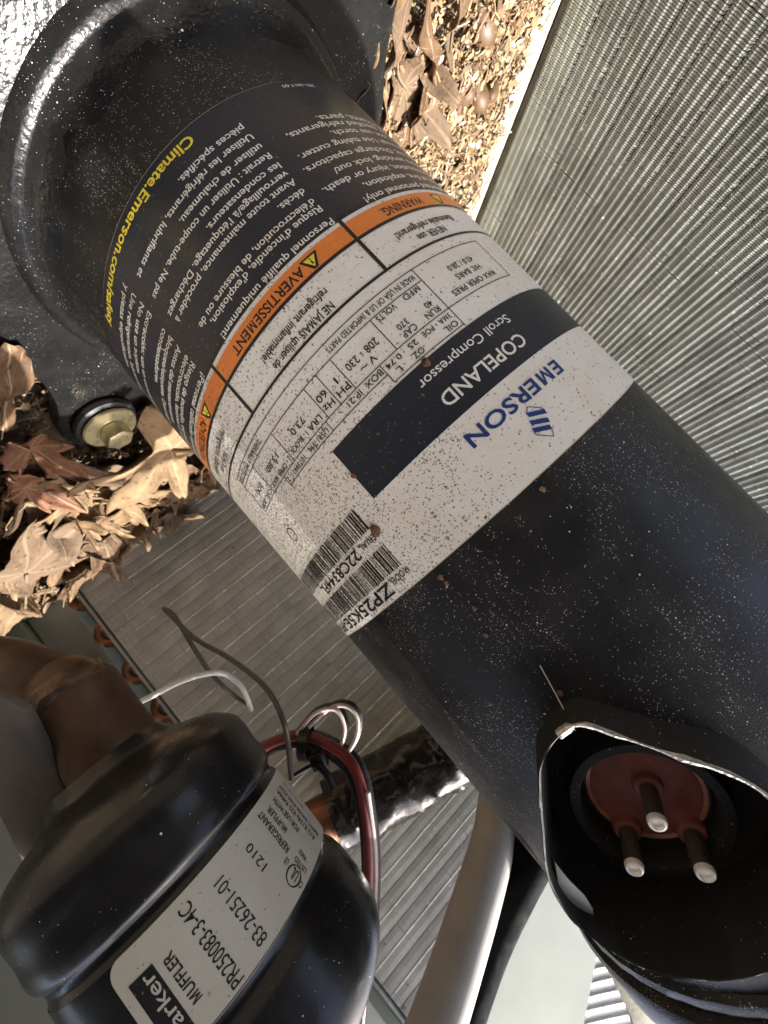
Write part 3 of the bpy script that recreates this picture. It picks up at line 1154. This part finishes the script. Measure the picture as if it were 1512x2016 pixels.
for k in range(12):
    bm = bmesh.new()
    base = at(1205, 1830 + 26 * k, 5.6)
    a_ = base - d0 * 1.0
    arc = [a_ + d0 * (2.0 * i / 10) + c_up * (.05 * math.sin(math.pi * i / 10)) for i in range(11)]
    n_ = (CAM - base).normalized()
    wd_ = -c_up * .155
    a = [bm.verts.new(p) for p in arc]
    b = [bm.verts.new(p + wd_ - n_ * .05) for p in arc]
    a2 = [bm.verts.new(p - n_ * .02) for p in arc]
    b2 = [bm.verts.new(p + wd_ - n_ * .07) for p in arc]
    for i in range(10):
        bm.faces.new((a[i], a[i + 1], b[i + 1], b[i]))
        bm.faces.new((b2[i], b2[i + 1], a2[i + 1], a2[i]))
        bm.faces.new((a[i], a2[i], a2[i + 1], a[i + 1]))
        bm.faces.new((b[i], b[i + 1], b2[i + 1], b2[i]))
    bmesh.ops.recalc_face_normals(bm, faces=bm.faces[:])
    obj('slat', bm, 'white_paint', t)
bm = bmesh.new()
prism(bm, [at(1060, 1800, 5.9), at(1400, 1800, 5.9), at(1400, 2200, 5.9), at(1060, 2200, 5.9)], c_fw * .04)
obj('backing', bm, 'bracket_steel', t, smooth=False)
bm = bmesh.new()
prism(bm, [at(1170, 1858, 4.4), at(1205, 1850, 4.4), at(1282, 1960, 4.4), at(1330, 2050, 4.4), at(1262, 2060, 4.4), at(1242, 2002, 4.4)], c_fw * .12, .01)
tag(obj('foam_strip', bm, 'foam', base=at(1210, 1930, 4.4)), 'beige foam sealing strip wedged beside the compressor top', 'strip')

t = thing('cabinet_side', 'shaded grey green cabinet corner behind the copper return bends', 'cabinet', ez(5.0, -4.0, PAN))
bm = bmesh.new()
box(bm, ez(4.95, -4.5, PAN + .01), E1 * .05, E2 * 1.9, UP * 11)
obj('rear_panel', bm, 'cabinet_paint', t, smooth=False)
for a_, b_, w_, d_ in ((4.50, -3.90, .52, .40), (4.36, -4.28, .36, .50)):
    bm = bmesh.new()
    box(bm, ez(a_, b_, PAN + .01), E1 * d_, E2 * w_, UP * 8, .03)
    obj('corner_post', bm, 'cabinet_paint', t)
bm = bmesh.new()
box(bm, ez(.3, -4.36, PAN + .01), E1 * 4.6, E2 * .05, UP * 7.0)
obj('side_panel', bm, 'cabinet_paint', t, smooth=False)
bm = bmesh.new()
box(bm, ez(4.42, -3.80, PAN + 1.05), E1 * .07, E2 * .34, UP * .30, .02)
obj('clip', bm, 'sheet_metal', t)
bm = bmesh.new()
tube(bm, [ez(4.505, -3.62, PAN + 1.62), ez(4.46, -3.62, PAN + 1.62)], .035, 12)
obj('screw', bm, 'zinc', t)

bm = bmesh.new()
q = [at(-60, 1350, 1.72), at(5, 1372, 1.74), at(46, 1396, 1.75), at(70, 1440, 1.80), at(300, 1905, 2.3), at(205, 2030, 2.4), at(-60, 1490, 1.83)]
prism(bm, q, c_fw * .05, .012)
tag(obj('steel_bracket', bm, 'bracket_steel', base=at(60, 1560, 1.95)), 'dull grey brown steel bracket strip below the copper pipe', 'bracket')

# ------------------------------------------------------------------ wires


def wire(name, label, mat, pts, r, cat='wire', group=None):
    bm = bmesh.new()
    tube(bm, [at(*p) for p in pts], r, 10, 10)
    return tag(obj(name, bm, mat, base=at(*pts[len(pts) // 2])), label, cat, group)


wire('wire', 'stiff white wire with a cut end crossing the copper bends', 'wire_white', [(228, 1405, 2.9), (290, 1375, 3.0), (355, 1342, 3.1), (410, 1326, 3.2), (445, 1328, 3.3), (475, 1352, 3.35), (490, 1385, 3.4), (494, 1400, 3.4)], .020)
wire('wire', 'grey wire looping to a point in front of the shaded coil', 'wire_grey', [(492, 1391, 3.5), (455, 1365, 3.5), (415, 1325, 3.45), (375, 1265, 3.4), (345, 1215, 3.38), (323, 1198, 3.35), (340, 1215, 3.3), (385, 1258, 3.2), (450, 1295, 3.1), (515, 1345, 3.0), (548, 1395, 2.9), (565, 1450, 2.85), (574, 1535, 2.8)], .018)
b_ = thing('wire_bundle', 'bundle of dark red and black leads held by a cable tie beside the muffler', 'wires', at(690, 1560, 3.0))
for off, r, mat, nm in (((0, 0, 0), .036, 'wire_red', 'red_lead'), ((12, -4, .08), .032, 'wire_black', 'black_lead'), ((-6, 16, .06), .030, 'wire_black', 'black_lead'), ((16, 10, .10), .026, 'wire_red', 'red_lead')):
    bm = bmesh.new()
    pts = [(470, 1500, 3.1), (535, 1462, 3.05), (590, 1448, 3.0), (640, 1462, 2.95), (690, 1500, 2.9), (715, 1570, 2.85), (726, 1680, 2.8), (722, 1800, 2.75), (705, 1920, 2.7), (688, 2060, 2.65), (650, 2300, 2.55), (590, 2600, 2.5), (560, 2900, 2.5)]
    tube(bm, [at(x + off[0], y + off[1], d + off[2]) for x, y, d in pts], r, 12, 8)
    obj(nm, bm, mat, b_)
bm = bmesh.new()
tube(bm, [at(700 + 24, 1560, 2.83), at(738, 1680, 2.80), at(736, 1800, 2.76), at(722, 1920, 2.7), at(706, 2060, 2.66), at(668, 2300, 2.56), at(608, 2600, 2.5)], .018, 10)  # pale strand standing in for the highlight along a black lead
obj('lead_highlight', bm, 'wire_pink', b_)
for pts in ([(585, 1445, 2.95), (620, 1405, 2.95), (660, 1397, 2.95), (678, 1430, 2.95), (672, 1465, 2.95), (655, 1482, 2.95)], [(590, 1450, 2.97), (645, 1398, 2.97), (680, 1390, 2.97), (703, 1412, 2.97), (702, 1450, 2.97), (684, 1485, 2.97)]):
    bm = bmesh.new()
    tube(bm, [at(*p) for p in pts], .014, 10)
    obj('loop', bm, 'wire_pink', b_)
    bm = bmesh.new()
    tube(bm, [at(x + 4, y - 7, d + .05) for x, y, d in pts], .019, 10)
    obj('loop', bm, 'wire_black', b_)
t = thing('cable_tie', 'black plastic cable tie strapped round the red leads', 'tie', at(620, 1500, 2.85))
bm = bmesh.new()
c0 = at(602, 1462, 2.98)
tdir = (at(625, 1455, 2.98) - at(580, 1452, 3.0)).normalized()
u1 = tdir.orthogonal().normalized(); u2 = tdir.cross(u1)
ringp = [c0 + (u1 * math.cos(a) + u2 * math.sin(a)) * .105 for a in [2 * math.pi * i / 24 for i in range(24)]]
for i in range(24):
    pass
va = [bm.verts.new(p - tdir * .03) for p in ringp]; vb = [bm.verts.new(p + tdir * .03) for p in ringp]
vc = [bm.verts.new(c0 + (p - c0) * 1.12 + tdir * .03) for p in ringp]; vd = [bm.verts.new(c0 + (p - c0) * 1.12 - tdir * .03) for p in ringp]
for i in range(24):
    j = (i + 1) % 24
    for a, b in ((va, vb), (vb, vc), (vc, vd), (vd, va)):
        bm.faces.new((a[i], a[j], b[j], b[i]))
bmesh.ops.recalc_face_normals(bm, faces=bm.faces[:])
obj('strap', bm, 'wire_black', t)
bm = bmesh.new()
box(bm, at(606, 1494, 2.84), at(634, 1484, 2.84) - at(606, 1494, 2.84), at(618, 1522, 2.84) - at(606, 1494, 2.84), c_fw * .07, .008)
obj('head', bm, 'wire_black', t)
bm = bmesh.new()
tube(bm, [at(622, 1505, 2.84), at(640, 1520, 2.82), at(655, 1550, 2.80)], .026, 6)
obj('tail', bm, 'wire_black', t)
bm = bmesh.new()
tube(bm, [at(575, 1530, 2.86), at(590, 1520, 2.86), at(612, 1508, 2.86)], .014, 6)
obj('loose_end', bm, 'wire_black', t)
wire('wire', 'thin black wire curving behind the top of the muffler bottom', 'wire_black', [(268, 1468, 3.1), (300, 1450, 3.1), (345, 1440, 3.15), (400, 1430, 3.2)], .016)

# ------------------------------------------------------------------ leaves and litter


def leaf_bm(seed, lobes, size, curl=(.25, .1), teeth=.05, narrow=1.0, ripple=.06, stem=.5):
    """lobed leaf: a domed sheet with raised veins along every lobe, thin but two-sided"""
    r = random.Random(seed)
    bm = bmesh.new()
    lay = bm.verts.layers.float.new('vein')
    NT, NRr = 96, 9
    ph = [r.uniform(0, 6.28) for _ in range(6)]

    def rad(th):
        v = .28
        for la, ll, lw in lobes:
            d = (th - la + math.pi) % (2 * math.pi) - math.pi
            v += ll * math.exp(-(d / lw) ** 2)
        v *= 1 + teeth * math.sin(th * 23 + ph[0]) + teeth * .7 * math.sin(th * 37 + ph[1])
        return v

    def surf(x, y):
        z = curl[0] * x * x + curl[1] * y * y
        z += ripple * (math.sin(x * 4.1 + ph[2]) * math.sin(y * 3.7 + ph[3]) + .5 * math.sin(x * 9 + y * 7 + ph[4]))
        return z

    def vein(x, y):
        rr = math.hypot(x, y); th = math.atan2(y, x)
        w = 1.0
        for la, ll, lw in lobes:
            d = abs((th - la + math.pi) % (2 * math.pi) - math.pi)
            if d < 1.2:
                e = rr * math.sin(d)
                w = min(w, e / .022)
                q = (rr * math.cos(d)) * 7 - e * 7
                w = min(w, abs(q - round(q)) / .10 + .35 if e < ll * lw * .9 else 1.0)
        return max(0.0, 1 - w)
    for side in (0,):
        rings = []
        c = bm.verts.new((0, 0, surf(0, 0))); c[lay] = 1
        for i in range(1, NRr + 1):
            f = i / NRr
            ring = []
            for k in range(NT):
                th = 2 * math.pi * k / NT
                rr = rad(th) * f
                x, y = rr * math.cos(th), rr * math.sin(th) * narrow
                v = bm.verts.new((x, y, surf(x, y) + .10 * f ** 3 * math.sin(th * 3 + ph[5])))
                v[lay] = vein(x, y)
                ring.append(v)
            rings.append(ring)
        for k in range(NT):
            j = (k + 1) % NT
            bm.faces.new((c, rings[0][k], rings[0][j]))
        for a, b in zip(rings, rings[1:]):
            for k in range(NT):
                j = (k + 1) % NT
                bm.faces.new((a[k], b[k], b[j], a[j]))
    bm.normal_update()
    res = bmesh.ops.solidify(bm, geom=bm.faces[:], thickness=.014)
    if stem:
        n0 = len(bm.verts)
        tube(bm, [(0, 0, .0), (-.25, .02, .02), (-.25 - stem, .08, .10)], lambda f: .022 - .008 * f, 6, 5)
        bm.verts.ensure_lookup_table()
        for v in bm.verts[n0:]: v[lay] = .8
    for v in bm.verts: v.co *= size * S
    return bm


MAPLE = [(0, .75, .26), (.95, .62, .26), (-.95, .62, .26), (1.9, .38, .30), (-1.9, .38, .30)]
STAR = [(0, .70, .34), (.85, .58, .32), (-.85, .60, .32), (1.7, .42, .36), (-1.7, .40, .36)]
OAK = [(0, .75, .35), (.55, .38, .17), (-.55, .38, .17), (1.15, .30, .2), (-1.15, .30, .2), (2.0, .15, .4), (-2.0, .15, .4)]
OVAL = [(0, .8, .75), (math.pi, .35, .6)]


def place(o, pos, rot):
    o.location = W(pos)
    o.rotation_euler = rot
    return o


def leaf(name, label, mat, bm, pos, rot, cat='leaf', group=None):
    me = bpy.data.meshes.new(name)
    bm.to_mesh(me); bm.free()
    me.materials.append(MATS[mat])
    for f in me.polygons: f.use_smooth = True
    o = bpy.data.objects.new(name, me)
    COL.objects.link(o)
    place(o, pos, rot)
    return tag(o, label, cat, group)


def on(px, py, z):
    v = c_fw + c_right * ((px - 756) / F_PX) - c_up * ((py - 1008) / F_PX)
    return CAM + v * (z / v.z)


# leaves named one by one; left heap first
def lay(label, mat, bm, px, py, tx, ty, z, rx=0, ry=0):
    """a leaf whose middle lies at the first spot and whose tip points at the second"""
    a, b = on(px, py, z), on(tx, ty, z)
    return leaf('dry_leaf', label, mat, bm, a, (R_(rx), R_(ry), math.atan2(b.y - a.y, b.x - a.x)))


lay('large tan lobed leaf lying against the compressor beside the mounting bolt', 'leaf_pale', leaf_bm(1, MAPLE, 1.0, (.10, .10)), 345, 893, 195, 930, -2.28, 3, 2)
lay('dark brown veined leaf leaning beside the mounting foot', 'leaf_brown', leaf_bm(2, OVAL, .48, (.05, .3), .02, .62), 12, 790, 10, 700, -2.42, 14, -10)
lay('glossy red brown leaf just under the mounting bolt', 'leaf_red', leaf_bm(3, OAK, .52, (.25, .5), .05, .8, .06, .2), 62, 888, 145, 915, -2.36, 12, -6)
lay('reddish leaf with a pale sheen at the photo edge', 'leaf_red', leaf_bm(4, OAK, .60, (.2, .5), .05, .6, .06, .2), 45, 955, 130, 985, -2.36, -10, 4)
lay('big dull brown star shaped leaf lowest on the heap', 'leaf_dull', leaf_bm(5, STAR, .82, (.12, .12), .05, 1, .06, .3), 52, 1130, 60, 1050, -2.22, 6, 6)
lay('tan leaf whose brown tip hangs over the coil', 'leaf_tan', leaf_bm(6, STAR, .66, (-.10, -.12)), 165, 1058, 238, 1128, -2.34, 4, 14)
lay('small red leaf tucked between the foot and the compressor', 'leaf_red', leaf_bm(7, OAK, .36, (.3, .5), .05, .8, .06, 0), 250, 790, 290, 770, -2.44, 12, 10)
lay('curled pale leaf standing at the coil foot', 'leaf_pale', leaf_bm(8, OVAL, .40, (.2, .9), .03, .6, .06, 0), 290, 985, 250, 1005, -2.46, 30, 0)
lay('folded tan leaf in the middle of the heap', 'leaf_tan', leaf_bm(9, OAK, .60, (.3, .8), .04, .7), 185, 990, 100, 1005, -2.42, 12, 6)
lay('narrow tan leaf edge by the coil under the label', 'leaf_pale', leaf_bm(10, OVAL, .28, (.2, .9), .03, .55, .06, 0), 385, 945, 410, 915, -2.50, 20, 0)
lay('dull grey leaf lying under the tan lobed one', 'leaf_dull', leaf_bm(16, MAPLE, .7, (.2, .1)), 250, 930, 200, 1000, -2.52, -6, 6)
# right heap
lay('orange tan leaf strip along the edge of the mounting foot', 'leaf_tan', leaf_bm(11, OVAL, .72, (.05, 1.1), .03, .26, .04, 0), 733, 115, 752, 30, -2.46, 20, 0)
lay('brown leathery leaf in the bright litter', 'leaf_dull', leaf_bm(12, OAK, .62, (.15, .35), .03, .7, .06, .2), 800, 175, 850, 240, -2.58, 4, -4)
lay('long pointed brown leaf above the leathery one', 'leaf_dull', leaf_bm(13, OVAL, .50, (.1, .9), .02, .42, .04, .2), 778, 80, 800, 10, -2.52, 20, 0)
lay('grey brown leaf curled upright near the acorn', 'leaf_brown', leaf_bm(14, OVAL, .46, (.2, 1.2), .02, .42, .04, .2), 848, 95, 838, 30, -2.52, 26, 4)
lay('narrow brown leaf beside the largest acorn', 'leaf_dull', leaf_bm(17, OVAL, .36, (.2, 1.2), .02, .4, .04, .1), 893, 55, 905, 0, -2.54, 16, 4)
lay('tan leaf half hidden by the compressor label side', 'leaf_tan', leaf_bm(15, OAK, .50, (.2, .4), .03, .8, .06, 0), 785, 250, 760, 200, -2.62, 4, 4)


def acorn_things():
    spots = [(946, 42, -2.60, .17, 'acorn', 'largest brown acorn on the litter near the top of the photo'),
             (893, 183, -2.62, .14, 'acorn', 'round tan acorn nearest the leathery leaf'),
             (912, 186, -2.62, .11, 'acorn', 'small pale acorn between two others'),
             (941, 190, -2.62, .13, 'acorn', 'glossy dark acorn second from the pan rim'),
             (966, 180, -2.62, .105, 'acorn', 'small open acorn closest to the pan rim')]
    for k, (px, py, z, s, nm, lb) in enumerate(spots):
        p = on(px, py, z)
        t = thing(nm, lb, 'acorn', p, 'acorns on the litter')
        ax = Vector((math.sin(k * 2.1) * .6, math.cos(k * 2.1) * .6, .55)).normalized()
        bm = bmesh.new()
        lathe(bm, [(s * .06, -s * .95)] + [(s * .72 * math.cos(a), s * 1.0 * math.sin(a)) for a in [R_(-75 + 12 * i) for i in range(13)]] + [(s * .05, s * 1.05), (s * .015, s * 1.16)], 24, p, ax)
        obj('nut', bm, 'acorn_shell', t)
        if k in (0, 4):
            bm = bmesh.new()
            lathe(bm, [(s * .05, -s * 1.1)] + [(s * .84 * math.cos(a), s * 1.06 * math.sin(a)) for a in [R_(-80 + 10 * i) for i in range(6)]] + [(s * .70, -s * .35)], 24, p, ax, cap1=False)
            obj('cup', bm, 'acorn_cup', t)


acorn_things()

# leaf scraps: separate small leaves in both heaps
scr = random.Random(21)
scrap_me = []
for i, (mat, lob, nar) in enumerate((('leaf_tan', OVAL, .6), ('leaf_pale', OAK, .7), ('leaf_dull', OVAL, .5), ('leaf_brown', OAK, .8), ('leaf_red', OVAL, .55), ('leaf_tan', OAK, .6))):
    bm = leaf_bm(40 + i, lob, .36, (scr.uniform(.1, .6), scr.uniform(.3, 1.1)), .05, nar, .08, 0)
    me = bpy.data.meshes.new('leaf_scrap'); bm.to_mesh(me); bm.free()
    me.materials.append(MATS[mat])
    for f in me.polygons: f.use_smooth = True
    scrap_me.append(me)


SCRAP = ['tan oval', 'pale lobed', 'dull narrow', 'dark brown ragged', 'reddish oval', 'tan lobed']


def scrap(pos, s, grp, lb, ms=None):
    me = scr.choice(ms or scrap_me)
    kd = SCRAP[scrap_me.index(me)]
    grp = kd + ' ' + grp
    lb = lb % kd
    o = bpy.data.objects.new('leaf_scrap', me)
    COL.objects.link(o)
    o.scale = (s, s, s)
    place(o, pos, (scr.uniform(-.5, .5), scr.uniform(-.5, .5), scr.uniform(0, 6.28)))
    return tag(o, lb, 'leaf', grp)


for k in range(80):
    b = scr.uniform(-3.6, -.3); a = scr.uniform(1.6, 3.9)
    if k % 3 == 0: a = scr.uniform(3.2, 3.95)
    z = PAN + .07 + .2 * max(0, scr.random()) * (1 if a > 2.2 else .5)
    p = ez(a, b, z)
    if math.hypot(p.x, p.y) < 1.25: continue
    scrap(p, scr.uniform(.55, 1.25), 'leaf scraps in the left heap', '%s dry leaf scrap in the heap beside the shaded coil')
for k in range(46):
    a = scr.uniform(-1.2, 2.6); b = scr.uniform(1.3, 3.35)
    p = ez(a, b, PAN + .05 + .1 * scr.random())
    if math.hypot(p.x, p.y) < 1.15: continue
    scrap(p, scr.uniform(.4, .95), 'leaf scraps in the right heap', '%s dry leaf scrap in the sunlit litter beside the bright coil', [scrap_me[0], scrap_me[1], scrap_me[2]])


heap = [('dull crumpled brown leaf in the heap beside the shaded coil', 'leaf_dull', OVAL, .62), ('tan curled leaf in the heap beside the shaded coil', 'leaf_tan', MAPLE, .9), ('dark brown leaf in the heap beside the shaded coil', 'leaf_brown', OAK, .75), ('pale tan leaf in the heap beside the shaded coil', 'leaf_pale', STAR, .9)]
hm = []
for i, (lb, mat, lob, nar) in enumerate(heap):
    bm = leaf_bm(70 + i, lob, .60, (scr.uniform(.1, .5), scr.uniform(.3, .7)), .04, nar, .12, .15)
    me = bpy.data.meshes.new('dry_leaf'); bm.to_mesh(me); bm.free()
    me.materials.append(MATS[mat])
    for f in me.polygons: f.use_smooth = True
    hm.append(me)
for k in range(34):
    i = scr.choice((0, 0, 1, 2, 3))
    a = scr.uniform(2.3, 3.95); b = scr.uniform(-3.7, -.35)
    p = ez(a, b, PAN + .10 + .16 * scr.random())
    o = bpy.data.objects.new('dry_leaf', hm[i])
    COL.objects.link(o)
    sc_ = scr.uniform(.75, 1.2)
    o.scale = (sc_, sc_, sc_)
    place(o, p, (scr.uniform(-.45, .45), scr.uniform(-.45, .45), scr.uniform(0, 6.28)))
    tag(o, heap[i][0], 'leaf', heap[i][0].split(' leaf in the')[0] + ' leaves in the left heap')
for k in range(16):
    i = scr.choice((0, 1, 3))
    p = on(scr.uniform(-10, 150), scr.uniform(930, 1075), PAN + .22 + .16 * scr.random())
    o = bpy.data.objects.new('dry_leaf', hm[i])
    COL.objects.link(o)
    sc_ = scr.uniform(.7, 1.0)
    o.scale = (sc_, sc_, sc_)
    place(o, p, (scr.uniform(-.4, .4), scr.uniform(-.4, .4), scr.uniform(0, 6.28)))
    tag(o, heap[i][0], 'leaf', heap[i][0].split(' leaf in the')[0] + ' leaves in the left heap')
for k in range(9):
    i = scr.choice((0, 2))
    p = ez(scr.uniform(-.9, 2.0), scr.uniform(1.4, 3.0), PAN + .12 + .06 * scr.random())
    o = bpy.data.objects.new('dry_leaf', hm[i])
    COL.objects.link(o)
    o.scale = (.7, .6, .7)
    place(o, p, (scr.uniform(-.35, .35), scr.uniform(-.35, .35), scr.uniform(0, 6.28)))
    tag(o, ('dull crumpled' if i == 0 else 'dark brown') + ' leaf lying in the sunlit litter beside the bright coil', 'leaf', ('dull' if i == 0 else 'dark brown') + ' leaves in the right heap')


def litter(name, label, region, count, seed, cols, zf):
    """crumbs, bud scales, straw: many small bent flakes and sticks as one mass"""
    r = random.Random(seed)
    bm = bmesh.new()
    lay = bm.verts.layers.float_color.new('tint')
    for k in range(count):
        a, b = region(r)
        p = ez(a, b, 0)
        if math.hypot(p.x, p.y) < 1.02: continue
        p.z = zf(a, b) + r.random() ** 2 * .12
        c = r.choice(cols); m_ = r.uniform(.7, 1.25)
        c = (c[0] * m_, c[1] * m_, c[2] * m_, 1)
        d = Vector((r.uniform(-1, 1), r.uniform(-1, 1), r.uniform(-.35, .35))).normalized()
        e = d.cross(Vector((r.uniform(-.6, .6), r.uniform(-.6, .6), 1))).normalized()
        nn = d.cross(e)
        if r.random() < .42:     # stick or straw
            L = r.uniform(.04, .20); w = r.uniform(.003, .008)
            q = [p - d * L / 2, p + nn * r.uniform(-.03, .03) + e * r.uniform(-.03, .03), p + d * L / 2]
            vs = []
            for x in q:
                vs.append([bm.verts.new(x + e * w), bm.verts.new(x - e * w * .5 + nn * w), bm.verts.new(x - e * w * .5 - nn * w)])
            for i in range(2):
                for j in range(3):
                    bm.faces.new((vs[i][j], vs[i][(j + 1) % 3], vs[i + 1][(j + 1) % 3], vs[i + 1][j]))
            for x in vs:
                for v in x: v[lay] = c
        else:                    # curled flake
            L = r.uniform(.010, .050); w = L * r.uniform(.35, .9); h = L * r.uniform(.1, .5)
            vs = [bm.verts.new(p + d * L * sx + e * w * sy + nn * (h * (abs(sx) + abs(sy) - 1))) for sx, sy in ((-1, -.5), (0, -.9), (1, -.4), (1, .4), (0, .9), (-1, .5))]
            cvx = bm.verts.new(p - nn * h * .6)
            for i in range(6):
                bm.faces.new((cvx, vs[i], vs[(i + 1) % 6]))
            for v in vs + [cvx]: v[lay] = c
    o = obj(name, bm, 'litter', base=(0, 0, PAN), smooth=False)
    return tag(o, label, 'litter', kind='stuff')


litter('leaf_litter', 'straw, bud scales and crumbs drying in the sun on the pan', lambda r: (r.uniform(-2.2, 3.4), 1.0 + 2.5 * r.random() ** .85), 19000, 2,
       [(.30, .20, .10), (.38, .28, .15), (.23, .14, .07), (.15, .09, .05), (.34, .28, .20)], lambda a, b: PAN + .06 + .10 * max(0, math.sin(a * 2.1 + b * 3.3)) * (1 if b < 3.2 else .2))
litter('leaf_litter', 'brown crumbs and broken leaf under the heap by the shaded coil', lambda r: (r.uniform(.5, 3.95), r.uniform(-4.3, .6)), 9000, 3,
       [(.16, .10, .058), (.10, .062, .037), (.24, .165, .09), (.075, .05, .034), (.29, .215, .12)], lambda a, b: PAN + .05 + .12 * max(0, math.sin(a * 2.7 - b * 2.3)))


# ------------------------------------------------------------------ crumbs stuck to the compressor


def on_shell(px, py):
    v = (at(px, py, 1.0) - CAM).normalized()
    a = v.x ** 2 + v.y ** 2; b = CAM.y * v.y; c = CAM.y ** 2 - 1.0
    return CAM + v * ((-b - math.sqrt(b * b - a * c)) / a)


cb = random.Random(6)
for px, py, r, mat, lb in ((868, 1136, .010, 'leaf_tan', 'tan dirt crumb just above the model number corner of the label'),
                           (880, 1148, .008, 'leaf_tan', 'smaller tan crumb beside the one near the label corner'),
                           (934, 1196, .009, 'leaf_dull', 'brownish crumb alone on the black paint below the label'),
                           (957, 1250, .008, 'leaf_dull', 'faint crumb on the black paint farthest from the label'),
                           (1067, 964, .010, 'leaf_pale', 'pale crumb on black paint near the middle of the label edge'),
                           (740, 1043, .019, 'leaf_brown', 'dark brown lump of dirt at the start of the serial number'),
                           (838, 714, .015, 'leaf_brown', 'small dead fly on the navy panel edge by the oil box'),
                           (697, 937, .010, 'leaf_red', 'rusty speck on the white label left of the navy panel'),
                           (1102, 1364, .011, 'leaf_red', 'rusty crumb hanging on a thread by the torn lip of the cup')):
    p = on_shell(px, py)
    bm = bmesh.new()
    bmesh.ops.create_icosphere(bm, subdivisions=2, radius=r)
    sd = cb.random() * 50
    for v in bm.verts:
        v.co *= 1 + .45 * noise.noise(v.co * (2.2 / r * .5) + Vector((sd, 0, 0)))
        v.co.z *= 1.25
        hd = Vector((p.x, p.y, 0)).normalized()
        v.co -= hd * v.co.dot(hd) * .55
        v.co += p + hd * (.12 * r + .004)
    bm.verts.layers.float.new('vein')
    tag(obj('dirt_crumb', bm, mat, base=p), lb, 'crumb', 'dirt crumbs stuck to the compressor')
a_, b_ = on_shell(1062, 1308), on_shell(1112, 1396)
bm = bmesh.new()
tube(bm, [a_ * 1.004, (a_ + b_) * .5 * 1.02, b_ * 1.06], .0022, 5)
tag(obj('web_thread', bm, 'foam', base=a_), 'fine pale spider thread running to the torn lip of the cup', 'thread')
